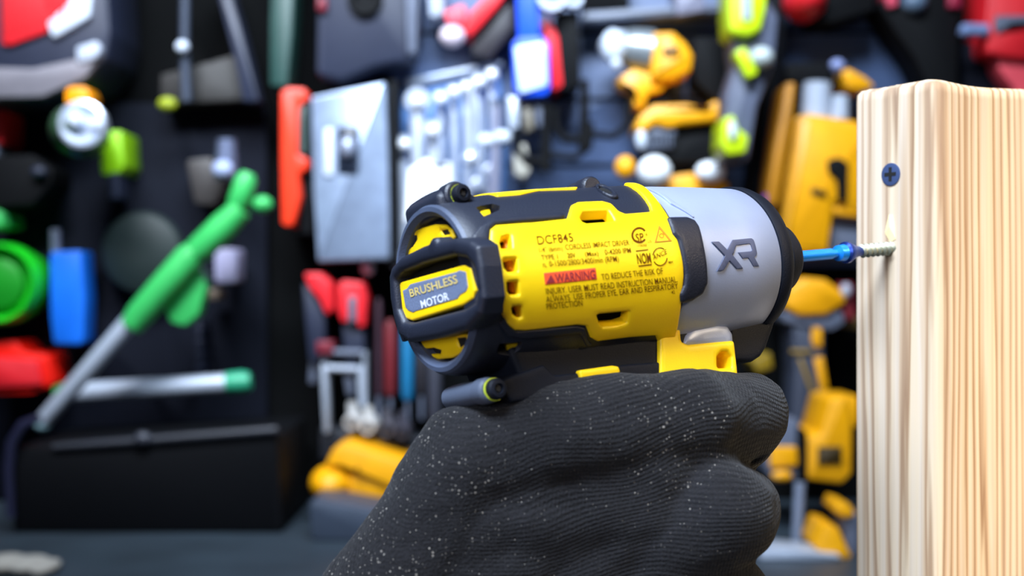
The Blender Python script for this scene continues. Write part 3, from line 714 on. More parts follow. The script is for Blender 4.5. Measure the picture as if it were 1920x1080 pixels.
# boards on the wall
def board(name, label, P, m, y0=WB, t=WALL-WB):
    T = Thing(name, label, 'tool board', *np.mean(P, 0), y=y0); T.prism('panel', P, m, y=y0, t=t, r=1, bev=1); return T
b1 = board('tool_board', 'dark navy tool board behind the green grabber and blue tag', R4(-260, 193, 500, 938), NAVY)
b2 = board('tool_board', 'slate blue slotted board behind the wrenches and yellow tools', R4(735, -260, 1705, 500), SLATE)
for yy in range(-190, 500, 124): b2.prism('slot_lip', R4(737, yy, 1703, yy+5), BLK2, y=WB-.004, t=.006, r=1, bev=1)

# --- left part of the wall
T = Thing('battery_case', 'charcoal rounded case with ribbed red and white front, top left corner', 'tool case', 80, 60, y=1.70)
T.prism('case_shell', [(-150,-140),(196,-140),(208,60),(200,110),(165,150),(80,186),(-150,190)], CHAR, t=WB-1.70, r=30, bev=16)
T.prism('lower_lip', [(-150,120),(60,128),(170,104),(196,98),(160,146),(78,182),(-150,186)], mat('warm_grey_plastic', '77747C', .5), y=1.695, t=.03, r=10, bev=6)
lb = T.prism('label_panel', [(0,-120),(150,-120),(140,10),(100,30),(86,60),(20,84),(2,84)], RED, y=1.692, t=.02, r=6)
for k in range(7): T.prism('rib', R4(8+k*18, -118, 13+k*18, 70-k*7), mat('deep_red_plastic', 'B81820', .5), y=1.689, t=.006, r=1, bev=1, parent=lb)
T.prism('white_stripe', [(88,42),(128,6),(146,-120),(184,-120),(168,30),(140,48),(98,72)], WHITE, y=1.690, t=.02, r=8)
T.prism('small_plate', [(142,88),(180,76),(190,92),(178,110),(144,118)], LGREY, y=1.690, t=.02, r=6)
T = Thing('ball_tipped_rod', 'thin grey rod with a small white ball, hanging near the top left', 'rod', 345, 90)
T.rod('shaft', [(348,-90,9), (346,90,9), (350,190,10)], mat('dim_grey_metal', '384050', .5, metal=.3)); T.ball('ball', 342, 88, 12, 12, WHITE, y=1.745); T.peg(348, 20)
T = Thing('lever_arm', 'dark grey slanting arm left of the black gap', 'tool', 440, 90)
T.prism('arm_bar', [(395,-60),(418,-60),(450,50),(485,190),(455,190),(440,110)], CHAR, t=.06, r=4); T.prism('plate', [(300,140),(450,100),(478,188),(300,196)], mat('brown_black', '1A1715', .6), y=1.79, t=.05, r=8)
T = Thing('flashlight', 'round shiny silver lamp head with green body and orange cap', 'flashlight', 155, 230, y=1.74, dy=-.09); T.peg(150, 246, y=1.79)
T.ball('body', 150, 246, 50, 50, mat('olive_green_plastic', '2E4A32', .4), y=1.78, depth=.06)
T.drum('reflector', 163, 236, [(-.03, 30), (.0, 42), (.02, 44), (.022, 38), (.01, 20), (.012, .5)], CHROME); T.ball('lens_boss', 142, 226, 14, 16, WHITE, y=1.72); T.ball('lens_boss', 182, 234, 12, 13, WHITE, y=1.72)
T.prism('cap', [(122,168),(132,162),(160,162),(168,180),(164,196),(122,196)], ORNG, y=1.735, t=.045, r=10)
T = Thing('lime_clip', 'lime green block hanging under the round silver lamp', 'clip', 210, 285)
T.prism('body', [(200,245),(228,245),(233,310),(226,324),(190,328),(188,296)], mat('grass_lime', '8CC808', .45), t=.08, r=6); T.prism('jaw', R4(205, 322, 222, 372), CHAR, t=.06)
T = Thing('lime_ball_hook', 'small dim olive lime knob at the foot of the grey rod', 'knob', 315, 195); T.ball('head', 314, 195, 18, 13, mat('olive_lime', '8E9A12', .5)); T.peg(314, 195)
T = Thing('hand_tool', 'red handle cut by the left edge, above the green disc', 'tool', 0, 238); T.prism('grip', R4(-40, 205, 4, 270), RED, t=.08); T.prism('head', R4(-36, 268, -6, 330), GREY, t=.05)
T = Thing('black_clamp', 'black clamp with small grey screw, left edge above the green disc', 'clamp', 50, 330)
T.prism('body', [(-20,292),(60,290),(98,318),(96,345),(60,384),(-20,388)], BLK2, t=.08, r=8); T.ball('screw_knob', 73, 322, 15, 11, CHAR, y=1.75)
T = Thing('tin_mug', 'dim grey metal mug on the board above the green grabber', 'mug', 420, 300)
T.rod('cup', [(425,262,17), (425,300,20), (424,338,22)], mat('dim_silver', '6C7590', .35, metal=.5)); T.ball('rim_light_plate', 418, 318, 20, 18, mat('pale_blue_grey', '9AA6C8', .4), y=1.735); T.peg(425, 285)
T.prism('base', [(348,300),(395,295),(430,345),(400,385),(365,382)], mat('umber_plastic', '34302F', .5), t=.05, r=10, y=1.785)
T = Thing('green_disc', 'bright green round plastic lid with raised rim at the left edge', 'disc', 5, 532, y=1.75)
T.drum('rim', 2, 532, [(-.09, 60), (-.02, 76), (.012, 76), (.02, 70), (.012, 62), (.0, 58), (.0, 1)], BGREEN, n=56); T.drum('boss', 2, 532, [(0, 50), (.012, 46), (.016, 30), (.016, 1)], mat('mid_green_plastic', '128A1E', .4), n=48)
T = Thing('green_hook', 'small green hook above the bright green disc', 'hook', 0, 412); T.prism('hook_arm', [(-30,385),(4,398),(6,424),(-30,430)], GREEN, t=.08, r=5)
T = Thing('blue_tag', 'upright bright blue rectangular tag on a short grey rod', 'tag', 125, 555)
T.prism('plate', [(93,472),(152,470),(158,560),(156,640),(150,646),(100,644),(94,590)], mat('azure_plastic', '0F6CE0', .45), t=.05, r=8); T.rod('stem', [(104,430,9), (105,480,9)], GREY, y=1.78); T.peg(120, 560, 1.8)
T = Thing('red_block', 'bright red irregular plastic block at the left edge below the green disc', 'clamp', 45, 690)
T.prism('body', [(-20,640),(30,640),(42,660),(90,668),(101,720),(60,738),(-20,740)], mat('hot_red_plastic', 'F01808', .4), t=.09, r=6); T.prism('grip', [(-20,668),(70,676),(78,722),(-20,728)], RED, y=1.752, t=.02, r=5)
T = Thing('reaching_grabber', 'green and silver telescopic pick up tool slanting up to the right', 'grabber', 270, 600, y=1.68)
T.rod('tube', [(78,793,14), (82,788,16), (246,600,17), (262,584,17)], ALU)
T.rod('grip_sleeve', [(246,612,22), (262,590,26), (300,546,27), (356,482,27), (366,470,22)], GREEN); T.rod('grip_sleeve', [(366,478,22), (374,468,26), (420,424,27), (452,392,22)], GREEN)
T.rod('joint', [(355,486,17), (385,452,17)], BLK2)
T.prism('trigger', [(330,520),(372,490),(385,540),(372,590),(346,612),(318,604),(306,570)], GREEN, y=1.69, t=.03, r=14)
T.rod('hook_jaw', [(440,396,12), (446,380,20), (462,336,20), (466,324,12)], GREEN); T.ball('jaw_tip', 492, 383, 19, 16, GREEN); T.ball('tip', 80, 795, 15, 13, mat('pale_cyan_plastic', 'A8D4DC', .4))
for x, y in ((300, 550), (420, 425)): T.rod('hanging_peg', [(x, y, 4)]*2, BLK2, ys=[1.69, WB])
T = Thing('silver_bar', 'pale silver bar with green ends lying nearly level below the grabber', 'bar', 290, 725, y=1.76)
T.rod('tube', [(120,738,16), (160,735,19), (430,718,18)], ALU); T.rod('end_cap', [(425,718,19), (455,716,21), (470,715,16)], mat('sea_green_plastic', '2FA27A', .45)); T.rod('end_cap', [(104,738,14), (118,736,18), (135,735,18)], mat('deep_green_plastic', '1E7A38', .45)); T.peg(290, 727)
T = Thing('teal_bowl', 'dim dark teal rounded bowl behind the grabber', 'bowl', 265, 475, y=1.80)
T.drum('dish', 268, 474, [(-.03, 50), (0, 78), (.008, 72), (.014, 50), (.016, 20), (.016, 1)], mat('dim_teal', '10201F', .6), n=48)
T = Thing('white_tag', 'small pale lilac tag right of the grabber grip', 'tag', 424, 498); T.prism('plate', R4(402, 466, 445, 530), mat('lilac_plastic', 'A6A4C4', .5), t=.05, r=9); T.prism('clip', R4(380, 542, 408, 562), mat('sand_plastic', '8A7A6A', .5), t=.05, r=5)
T = Thing('hanging_chain', 'dim grey link chain hanging right of the grabber tube', 'chain', 372, 640)
for k in range(9): T.prism('link', R4(366 if k % 2 else 369, 600+k*12, 380 if k % 2 else 377, 611+k*12), CHAR, y=1.79, t=.05, r=4, bev=2)
T = Thing('storage_case', 'long black storage case on the bench under the silver bar', 'case', 280, 990, y=1.60)
T.e.location = (T.e.location[0], 1.7, BENCH)
def zpx(z, y): return 540-(z-CZ)*F/y
zb = zpx(BENCH, 1.60)
T.prism('case_body', [(22,840),(520,812),(530,zb),(22,zb)], mat('case_black', '030408', .45), t=.22, r=14, bev=8)
T.rod('lid_edge', [(100,838,6), (270,826,8), (520,806,8)], mat('case_edge_grey', '2C2E36', .4), y=1.598); T.ball('latch_stud', 268, 822, 16, 13, mat('case_stud', '3C3E48', .4), y=1.595)
T.rod('carry_handle', [(20,zb-30,8), (16,880,9), (22,830,10), (44,796,10), (74,784,8)], mat('navy_tube', '23243C', .4), y=1.59)
T = Thing('rag', 'crumpled off white rag on the bench at the bottom left corner', 'rag', 40, 1060, y=1.42)
T.e.location = (T.e.location[0], 1.38, BENCH)
for (x, y, rx, ry) in ((10, 1056, 42, 16), (55, 1058, 38, 15), (85, 1062, 24, 11)): T.ball('fold', x, y, rx, ry, mat('rag_cloth', 'A8A49C', .9), y=1.38, depth=.03)

# --- middle
T = Thing('green_stake', 'dark green upright bar hanging above the black gap', 'bar', 530, 60); T.prism('bar', [(512,-120),(556,-120),(548,60),(538,164),(506,160),(506,40)], mat('dark_green', '123A34', .5), t=.08, r=5)
T = Thing('multi_tool_case', 'large charcoal moulded case at the top left of the wrenches', 'tool case', 670, 60)
T.prism('shell', [(596,-140),(790,-140),(784,60),(770,112),(700,124),(640,150),(592,140)], CHAR, t=.08, r=12, bev=10); T.drum('socket', 685, 0, [(0, 34), (.012, 30), (.012, 22), (.002, 20), (.002, 1)], BLK2); T.prism('side_strip', [(756,-140),(788,-140),(780,100),(764,100)], GREY, y=1.745, t=.03)
T.prism('red_mark', R4(594, -6, 612, 20), mat('dim_red', '7A2030', .5), y=1.75, t=.02)
T = Thing('level', 'upright orange-red spirit level left of the silver panel', 'spirit level', 550, 300)
T.prism('body', [(526,172),(540,164),(572,166),(578,184),(560,200),(558,290),(578,298),(576,316),(560,326),(564,370),(556,400),(548,424),(528,422),(526,300)], ORED, t=.08, r=7); T.prism('vial_window', R4(556, 192, 574, 290), mat('grey_green_vial', '3C4C48', .4), y=1.765, t=.06, r=3); T.prism('dark_end', R4(560, 322, 585, 440), BLK2, y=1.78, t=.05)
T = Thing('steel_sheet', 'tall brushed silver metal panel with a dark latch window', 'panel', 655, 320)
sp_ = T.prism('face', [(583,182),(640,170),(722,154),(728,300),(732,486),(596,490),(588,360)], mat('sheet_metal', '8E9DB6', .4, metal=.4, var=.1), t=.06, r=3)
T.prism('latch_window', R4(632, 236, 671, 320), mat('navy_latch', '1C2434', .4), y=1.752, t=.03, r=4); T.ball('latch_knob', 652, 276, 14, 20, mat('pale_metal', 'A0A8BC', .35, metal=.4), y=1.745); T.prism('highlight_strip', R4(607, 240, 625, 330), WHITE, y=1.755, t=.02, r=6)  # the white strip is a highlight put on the sheet as colour
T = Thing('dark_rail', 'dark upright rail between silver panel and wrenches', 'rail', 745, 300); T.prism('bar', R4(728, 150, 745, 500), BLK2, t=.05)
T = Thing('wrench_rack', 'blue steel rack plate behind the row of chrome wrenches', 'rack', 850, 280); T.prism('rack_plate', [(752,168),(800,140),(936,120),(950,300),(940,470),(756,470)], mat('blue_steel_plate', '5078B0', .4, metal=.2), y=1.828, t=.012, r=4, bev=2); T.prism('rack_top_rail', [(760,150),(940,112),(944,124),(764,166)], ALU, y=1.818, t=.02, r=2)
# wrenches hanging in a row
def wrench(label, x, top, L, w, y=1.775):
    T = Thing('combination_wrench', label, 'wrench', x, top, y=y, group='chrome wrenches hanging in a row')
    T.rod('shaft', [(x, top+w, w*.42), (x, top+w*1.6, w*.5), (x+2, top+L*.5, w*.46), (x+3, top+L-w*1.4, w*.5), (x+3, top+L-w*.7, w*.42)], CHROME)
    T.drum('ring_end', x, top+w*.4, [(-.006, w*.80), (.006, w*.80), (.009, w*.66), (.009, w*.42), (-.004, w*.40)], CHROME); T.peg(x, top+w*.4, y=y-.02, r=w*.3, m=CHROME); T.ball('glint_ball', x, top+w*.4, 12, 12, GLINT, y=y-.02)  # white ball added at each peg to stand for a bright glint
    T.prism('open_jaw', [(x-w*.9, top+L+w*.6), (x-w*.8, top+L-w*.6), (x, top+L-w*1.3), (x+w*.9, top+L-w*.6), (x+w, top+L+w*.6), (x+w*.4, top+L+w*.5), (x+w*.35, top+L-w*.1), (x-w*.3, top+L-w*.1), (x-w*.35, top+L+w*.5)], CHROME, y=y-.006, t=.014, r=2, bev=2)
for i, (x, tp, L, wd_) in enumerate([(757,262,230,22), (783,178,320,30), (812,236,240,22), (826,178,280,17), (851,166,270,16), (874,158,250,15), (897,146,210,21), (922,134,190,17)]):
    wrench('chrome combination wrench hanging %s in the row' % ('first from the silver panel', 'second from the silver panel, the thickest', 'third from the silver panel, hung low', 'fourth from the silver panel', 'fifth from the silver panel', 'sixth from the silver panel', 'seventh from the silver panel, near the end', 'last and highest beside the T handle')[i], x, tp, L, wd_, y=(1.808, 1.78, 1.75)[i % 3])
T = Thing('ball_end_driver', 'chrome ball shaped knob hanging at the end of the wrench row', 'tool', 882, 298, y=1.70); T.ball('ball', 882, 298, 17, 16, CHROME); T.rod('stem', [(884,160,7), (883,290,6)], CHROME); T.peg(884, 200, y=1.70)
T = Thing('wrench_glare', 'white sheet standing for the bright glare on the lower wrenches', 'glare_sheet', 795, 370, y=1.66); T.peg(800, 330); T.prism('glare_sheet', [(764,318),(800,296),(826,310),(846,300),(850,420),(756,420)], mat('bright_white', 'F2F6FF', .35), t=.04, r=8, bev=8)  # white slab added to stand for glare off the lower wrenches
T = Thing('t_handle_key', 'grey T handled key with two white balls, right of the wrenches', 'hex key', 925, 265, dy=-.05)
T.rod('cross_bar', [(900,264,6), (955,262,6)], STEEL); T.ball('knob', 911, 264, 16, 13, WHITE, y=1.755); T.ball('knob', 942, 258, 17, 14, WHITE, y=1.755); T.rod('shank', [(931,200,9), (930,262,10), (927,345,11), (926,400,9)], mat('satin_lilac_steel', '9A9CB4', .35, metal=.5)); T.rod('tip', [(930,186,11), (930,204,8)], GREY); T.peg(930, 230)
T = Thing('red_pliers', 'red handled pliers above the wrenches, top middle', 'pliers', 880, 40)
T.prism('handle', [(885,20),(935,-30),(945,-60),(980,-60),(935,10),(884,66),(868,60),(872,42)], RED, t=.07, r=6); T.prism('handle', [(830,22),(868,6),(876,20),(872,42),(840,46)], mat('faded_red', 'D84858', .5), t=.07, r=6)
T.ball('pivot', 848, 68, 24, 20, mat('pink_white', 'D8C8D4', .4), y=1.75); T.prism('jaw', [(800,-50),(828,-60),(832,26),(806,34)], LGREY, t=.06, r=6); T.prism('dark_grip', [(890,70),(960,0),(966,50),(920,110),(880,100)], mat('plum_black', '1A141C', .5), y=1.78, t=.06, r=8)
T = Thing('scraper', 'blue handled scraper with white labelled head, top middle', 'scraper', 995, 90)
T.prism('handle', [(962,-120),(1002,-120),(1012,78),(972,78)], BLUE, y=1.745, t=.05, r=6); hd = T.prism('head', [(960,82),(972,70),(1018,68),(1030,84),(1032,166),(1024,178),(972,180),(964,160)], BLUE, y=1.74, t=.09, r=8); T.prism('label_plate', [(964,88),(1022,78),(1026,160),(974,176)], mat('pale_blue_white', 'CFE4FF', .4), y=1.736, t=.01, r=6, parent=hd)
T = Thing('red_holder', 'red clamp body behind the blue scraper', 'clamp', 1040, 110); T.prism('body', [(1014,44),(1030,30),(1048,72),(1056,160),(1036,172),(1022,60)], RED, t=.07, r=5); T.prism('black_back', [(1040,20),(1085,20),(1088,160),(1054,172)], BLK2, t=.06, r=6)
T = Thing('chrome_socket_rack', 'bright chrome part cut by the top edge right of the scraper', 'socket', 1032, 0); T.drum('socket', 1034, 2, [(0, 28), (.03, 26), (.03, 16), (.01, 14), (.01, 1)], CHROME); T.drum('socket', 1074, 0, [(0, 20), (.02, 18), (.02, 10), (.005, 9), (.005, 1)], CHROME); T.peg(1034, 0); T.peg(1074, 0)
T = Thing('paint_brush', 'dim brush with tan bristles under the blue scraper', 'brush', 985, 250)
T.prism('handle', [(976,190),(998,188),(1002,240),(984,250)], mat('tan_grey', '6A6458', .5), t=.06, r=5); T.prism('bristles', [(962,275),(986,268),(994,320),(984,334),(964,328)], mat('bone', 'B0ACA0', .6), t=.06, r=6)
T = Thing('grey_chisel', 'grey blue flat chisel left of the tan brush', 'chisel', 962, 215); T.prism('blade', [(950,180),(974,182),(972,250),(954,246)], ALU, t=.05, r=4); T.prism('handle', [(1000,185),(1018,180),(1024,235),(1008,240)], GREY, t=.05, r=5)
# black hooks on the slate board
T = Thing('wall_hook', 'black double hook on the slate board under the first yellow driver', 'hook', 1100, 230, group='black hooks on the slate board')
T.rod('upright', [(1096,150,8), (1096,200,9), (1095,282,11)], BLK2); T.rod('prong', [(1096,262,8), (1060,262,8), (1042,240,8), (1040,200,7)], BLK2); T.rod('prong', [(1096,250,7), (1150,256,7), (1176,236,7), (1180,190,6)], BLK2); T.peg(1096, 200)
copy_thing(T, -72, 40, 'black double hook on the slate board beside the tan brush')
# impact driver on the wall
T = Thing('wall_impact_driver', 'small yellow impact driver with silver nose hung near the top', 'power tool', 1210, 120, y=1.76)
T.prism('motor_housing', [(1218,60),(1264,58),(1290,82),(1302,104),(1298,132),(1262,150),(1220,150)], BYEL, y=1.745, t=.08, r=10, bev=14); T.prism('trigger_guard', [(1155,148),(1190,128),(1225,140),(1262,148),(1240,170),(1216,176),(1206,204),(1190,200),(1186,168),(1160,160)], BYEL, y=1.76, t=.06, r=6, bev=6)
T.rod('gear_case', [(1168,92,32), (1180,92,38), (1200,94,40), (1220,98,42)], mat('satin_nose', '9AA2A8', .35, metal=.6), y=1.775); T.rod('chuck', [(1124,82,8), (1132,84,18), (1140,86,28), (1166,90,34), (1172,91,24)], CHROME, y=1.77); T.ball('chuck_face', 1150, 88, 24, 33, WHITE, y=1.752)
T.ball('bit_tip', 1155, 120, 10, 10, WHITE, y=1.745); T.prism('grip', [(1206,160),(1262,150),(1256,200),(1270,236),(1216,240)], BLK2, y=1.775, t=.06, r=8); T.prism('name_plate', [(1242,86),(1272,84),(1276,106),(1244,108)], mat('dim_brown', '7A5208', .5), y=1.742, t=.01, r=4); T.prism('black_block', [(1300,70),(1370,70),(1380,150),(1350,196),(1300,150)], BLK2, y=1.78, t=.06, r=8)  # last piece is a plain black block behind the motor housing
T = Thing('grey_shelf', 'pale grey shelf edge along the top of the slate board', 'shelf', 1190, 30); T.prism('shelf_board', [(1090,22),(1370,4),(1372,22),(1090,42)], GREY, y=1.78, t=.06, r=2); T.prism('dark_stock', R4(1092, -60, 1180, 20), BLK2, y=1.79, t=.05); T.prism('pale_stock', [(1262,-20),(1320,-30),(1322,20),(1270,30)], mat('dusty_lilac', '77788C', .5), y=1.77, t=.05, r=5)
# router / sander
T = Thing('yellow_router', 'squat yellow topped tool with white vents and two white knobs', 'power tool', 1275, 270, y=1.75)
T.prism('top_cap', [(1190,240),(1200,216),(1226,196),(1290,194),(1322,202),(1340,188),(1362,190),(1364,224),(1280,232),(1254,240),(1230,232),(1200,252)], BYEL, y=1.735, t=.09, r=10, bev=10)
vt = T.prism('vent_grille', [(1192,244),(1212,236),(1232,232),(1268,242),(1266,276),(1206,282),(1194,270)], GREY, y=1.745, t=.07, r=5); 
for k in range(6): T.prism('vent_slot', R4(1216+k*9, 250, 1220+k*9, 272), BLK2, y=1.742, t=.006, r=1, bev=.5, parent=vt)
T.ball('vent_corner', 1202, 262, 10, 18, WHITE, y=1.738); T.prism('motor_body', [(1266,232),(1362,224),(1362,290),(1340,304),(1272,306),(1200,290),(1206,276),(1266,276)], BLK2, y=1.755, t=.08, r=6)
T.ball('depth_knob', 1227, 322, 32, 30, mat('bright_white', 'F2F6FF', .35), y=1.735); T.ball('depth_knob', 1332, 322, 28, 20, mat('bright_white', 'F2F6FF', .35), y=1.735)
T.prism('base', [(1240,348),(1256,330),(1300,324),(1312,336),(1352,334),(1366,346),(1366,372),(1240,372)], BYEL, y=1.75, t=.09, r=6); T.ball('side_knob', 1172, 314, 19, 22, BYEL, y=1.76)
# lime reciprocating tool
T = Thing('lime_soldering_tool', 'tall grey and lime tool hanging beside the yellow router', 'power tool', 1400, 150, y=1.75, dy=-.115); T.peg(1405, 150)
T.prism('body', [(1372,50),(1440,0),(1460,30),(1452,120),(1420,200),(1404,300),(1356,300),(1362,180),(1380,120)], mat('blue_grey_plastic', '565C70', .5), y=1.765, t=.07, r=10, bev=8)
tp = T.prism('lime_head', [(1366,-80),(1446,-80),(1436,20),(1426,56),(1404,66),(1368,60),(1366,20)], LIMEP, y=1.745, t=.08, r=10, bev=8); T.prism('window', R4(1392, -80, 1410, 38), LGREY, y=1.742, t=.01, r=4, parent=tp)
T.prism('lever', slant(1387, 92, 1412, 142, 12), LIMEP, y=1.745, t=.03, r=6); T.ball('dial', 1428, 108, 22, 20, mat('pale_grey_dial', 'B4BEBE', .4), y=1.752)
T.prism('lime_foot', [(1356,222),(1376,214),(1384,240),(1404,256),(1398,286),(1362,290),(1352,272)], LIMEP, y=1.74, t=.08, r=8); T.ball('foot_window', 1374, 246, 8, 18, WHITE, y=1.738)
T = Thing('black_rail', 'black slanting rail between the lime tool and the yellow nailer', 'rail', 1435, 200); T.prism('bar', [(1455,-120),(1478,-120),(1470,140),(1434,372),(1402,372),(1430,140)], mat('rail_black', '0A0C14', .45), y=1.78, t=.06, r=3)
# top right
T = Thing('red_grinder', 'dark red and black tool cut by the top edge, left of centre gap', 'power tool', 1540, 5); T.ball('red_head', 1508, 0, 40, 42, RED, y=1.765, depth=.05); T.prism('body', [(1530,-90),(1642,-90),(1640,18),(1560,42),(1528,40)], BLK2, t=.08, r=12)
T = Thing('black_saw', 'black saw with grey-blue disc and red guard at the top right', 'power tool', 1740, 60)
T.prism('body', [(1690,-60),(1796,-60),(1798,80),(1796,220),(1750,180),(1716,110),(1680,60),(1650,10)], BLK2, t=.08, r=10); T.prism('red_guard', [(1652,-40),(1680,-40),(1684,10),(1668,14)], mat('rose_plastic', 'E05068', .5), y=1.75, t=.05, r=4); T.ball('disc', 1714, 4, 24, 22, mat('steel_blue', '5A6E84', .4), y=1.755); T.prism('red_tab', R4(1780, -30, 1804, 14), mat('crimson_plastic', 'A02040', .5), y=1.75, t=.05, r=4)
T = Thing('red_drill', 'bright red drill with silver chuck at the right edge, above the timber', 'drill', 1880, 70, y=1.74)
T.prism('housing', [(1858,-80),(1990,-80),(1990,96),(1930,110),(1880,106),(1852,100),(1848,40)], RED, y=1.735, t=.09, r=8, bev=8); T.prism('logo_plate', [(1868,28),(1980,28),(1980,44),(1900,46),(1872,64),(1864,52)], GREY, y=1.731, t=.01, r=3)
T.prism('grip', [(1868,98),(1930,104),(1950,240),(1912,240),(1904,168),(1888,150),(1874,130)], mat('coral_plastic', 'E8505C', .5), y=1.75, t=.07, r=8); T.rod('chuck', [(1800,56,8), (1806,57,13), (1850,57,12)], mat('light_blue_steel', '8EA4D4', .3, metal=.3), y=1.735)
T.prism('dark_side', [(1806,80),(1850,80),(1880,150),(1880,240),(1810,240)], NAVY, y=1.79, t=.05, r=6)
# nailer
T = Thing('yellow_nailer', 'large yellow nailer with silver cylinders and black trigger beside the timber', 'power tool', 1540, 330, y=1.73)
T.prism('housing', [(1490,218),(1520,212),(1606,226),(1640,240),(1640,400),(1590,396),(1566,380),(1560,430),(1552,480),(1462,470),(1472,330)], BYEL, y=1.735, t=.10, r=10, bev=12)
T.rod('cylinder', [(1532,156,26), (1530,214,28), (1528,240,28)], LGREY, y=1.765); T.rod('cylinder', [(1576,180,15), (1574,224,17)], LGREY, y=1.755)
T.prism('trigger', [(1552,300),(1574,294),(1592,306),(1590,378),(1572,376),(1570,336),(1554,322)], BLK2, y=1.728, t=.03, r=7); T.prism('name_plate', [(1524,350),(1552,360),(1552,372),(1522,364)], mat('dark_olive_print', '3A2A04', .5), y=1.731, t=.01, r=2)
T.prism('foot_lever', [(1560,384),(1600,392),(1612,330),(1640,330),(1640,410),(1564,402)], BYEL, y=1.74, t=.04, r=6); T.prism('magazine', [(1560,400),(1640,410),(1640,480),(1556,480)], GREY, y=1.76, t=.07, r=5)
T.prism('black_top', [(1474,118),(1560,118),(1570,160),(1502,158),(1474,150)], BLK2, y=1.76, t=.08, r=6)
T = Thing('amber_bar', 'narrow amber upright bar left of the yellow nailer', 'bar', 1470, 260); T.prism('bar', [(1474,156),(1492,154),(1488,206),(1468,330),(1460,384),(1438,384),(1458,240)], mat('amber_plastic', 'B87808', .5), y=1.70, t=.07, r=5)
T = Thing('yellow_lever', 'yellow handle with small silver tip above the timber corner', 'handle', 1605, 150); T.prism('handle', [(1578,134),(1592,128),(1622,144),(1645,164),(1610,168),(1588,162)], BYEL, y=1.745, t=.09, r=6); T.ball('tip', 1570, 122, 14, 11, mat('periwinkle', '8C98C8', .4), y=1.75)
T = Thing('purple_cap', 'tiny purple cap peeking over the nose of the driver', 'cap', 1442, 376); T.ball('cap', 1442, 376, 14, 14, mat('purple_plastic', '7A3CB0', .4), y=1.72, depth=.02); T.peg(1442, 376, y=1.73)

# --- lower part of the wall
T = Thing('red_shears', 'red and black handled shears hanging below the silver panel', 'shears', 600, 600)
T.prism('handle', [(568,512),(600,512),(622,530),(624,580),(612,592),(598,560),(580,540)], RED, t=.06, r=6); T.prism('black_grip', [(566,530),(590,540),(610,600),(606,680),(580,680),(572,600)], CHAR, t=.06, r=6, y=1.77); T.prism('blade', slant(606, 650, 612, 812, 8, 5), ALU, y=1.77, t=.03, r=3); T.prism('pivot', [(592,640),(624,640),(624,664),(594,664)], mat('dim_red', '7A2030', .5), y=1.755, t=.04, r=4); T.prism('blade', slant(590, 650, 584, 720, 8, 6), GREY, y=1.78, t=.03, r=3)
T = Thing('red_cutters', 'wide red handled cutters hanging right of the shears', 'pliers', 660, 600)
T.prism('handle', [(632,534),(644,526),(680,530),(688,560),(684,612),(672,614),(668,600),(640,604),(632,580)], RED, t=.06, r=6); T.prism('inlay', [(652,556),(668,556),(668,604),(652,606)], GREY, y=1.755, t=.02, r=4); T.prism('grip', [(640,604),(682,612),(684,690),(648,690)], CHAR, t=.06, r=6, y=1.77); T.prism('jaw', slant(676, 660, 680, 764, 10, 7), ALU, y=1.77, t=.03, r=3); T.prism('jaw', slant(650, 690, 656, 742, 8, 6), GREY, y=1.77, t=.03, r=3); T.rod('cross_pin', [(614,660,6), (680,662,6)], GREY, y=1.765); T.rod('cross_pin', [(614,690,6), (670,692,6)], LGREY, y=1.765)
T = Thing('white_stud', 'small pale round stud under the silver panel', 'stud', 690, 503); T.ball('head', 690, 503, 13, 13, WHITE, y=1.80); T.peg(690, 503, y=1.8)
names = [('dark red', '5A1A24'), ('maroon', '6E1C24'), ('teal blue', '1470A0'), ('dark grey', '26242A'), ('plum', '3A2430'), ('slate grey', '3A3C48')]
for i, (x, x1, y0, y1, n_) in enumerate([(704,716,560,745,4), (720,744,600,742,1), (752,776,610,750,2), (780,800,660,740,3), (802,828,640,790,5)]):
    T = Thing('screwdriver', '%s upright screwdriver handle hanging below the rear of the driver' % names[n_][0], 'screwdriver', (x+x1)/2, y0, group='upright handles below the driver')
    T.rod('grip', [((x+x1)/2, y0, (x1-x)*.3), ((x+x1)/2, y0+12, (x1-x)*.5), ((x+x1)/2, y1-10, (x1-x)*.5), ((x+x1)/2, y1, (x1-x)*.3)], mat('handle_'+names[n_][1], names[n_][1], .5), y=1.79); T.rod('blade', [((x+x1)/2, y1-4, 4), ((x+x1)/2, y1+46, 3)], GREY, y=1.79); T.peg((x+x1)/2, y0+20, y=1.79)
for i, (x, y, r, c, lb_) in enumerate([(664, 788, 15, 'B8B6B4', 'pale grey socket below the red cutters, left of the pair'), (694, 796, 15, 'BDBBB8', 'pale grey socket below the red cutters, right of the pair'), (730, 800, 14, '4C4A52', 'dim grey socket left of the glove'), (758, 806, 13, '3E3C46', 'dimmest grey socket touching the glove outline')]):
    T = Thing('wall_socket', lb_, 'socket', x, y, group='sockets on the lower wall'); T.drum('body', x, y, [(-.03, r), (.03, r), (.034, r*.85), (.034, r*.6), (.01, r*.55), (.01, 1)], mat('socket_'+c, c, .45)); T.rod('extension', [(x-4, y-34, r*.6), (x-2, y-6, r*.7)], mat('socket_'+c, c, .45)); T.peg(x, y)
T = Thing('yellow_battery_tool', 'tilted yellow tool body lying low left of the glove', 'power tool', 670, 890, y=1.62, dy=.06); T.peg(670, 880, y=1.64)
T.prism('upper_shell', [(624,842),(646,832),(760,866),(760,930),(700,905),(640,880),(606,878)], BYEL, y=1.60, t=.12, r=10, bev=8); T.ball('round_end', 624, 904, 42, 34, BYEL, y=1.63, depth=.05); T.prism('lower_shell', [(656,884),(700,896),(770,930),(700,960),(660,950),(638,934)], BYEL, y=1.605, t=.12, r=10, bev=8)
T = Thing('grey_tool_box', 'slate grey box under the tilted yellow tool, on the bench', 'tool box', 660, 980, y=1.64)
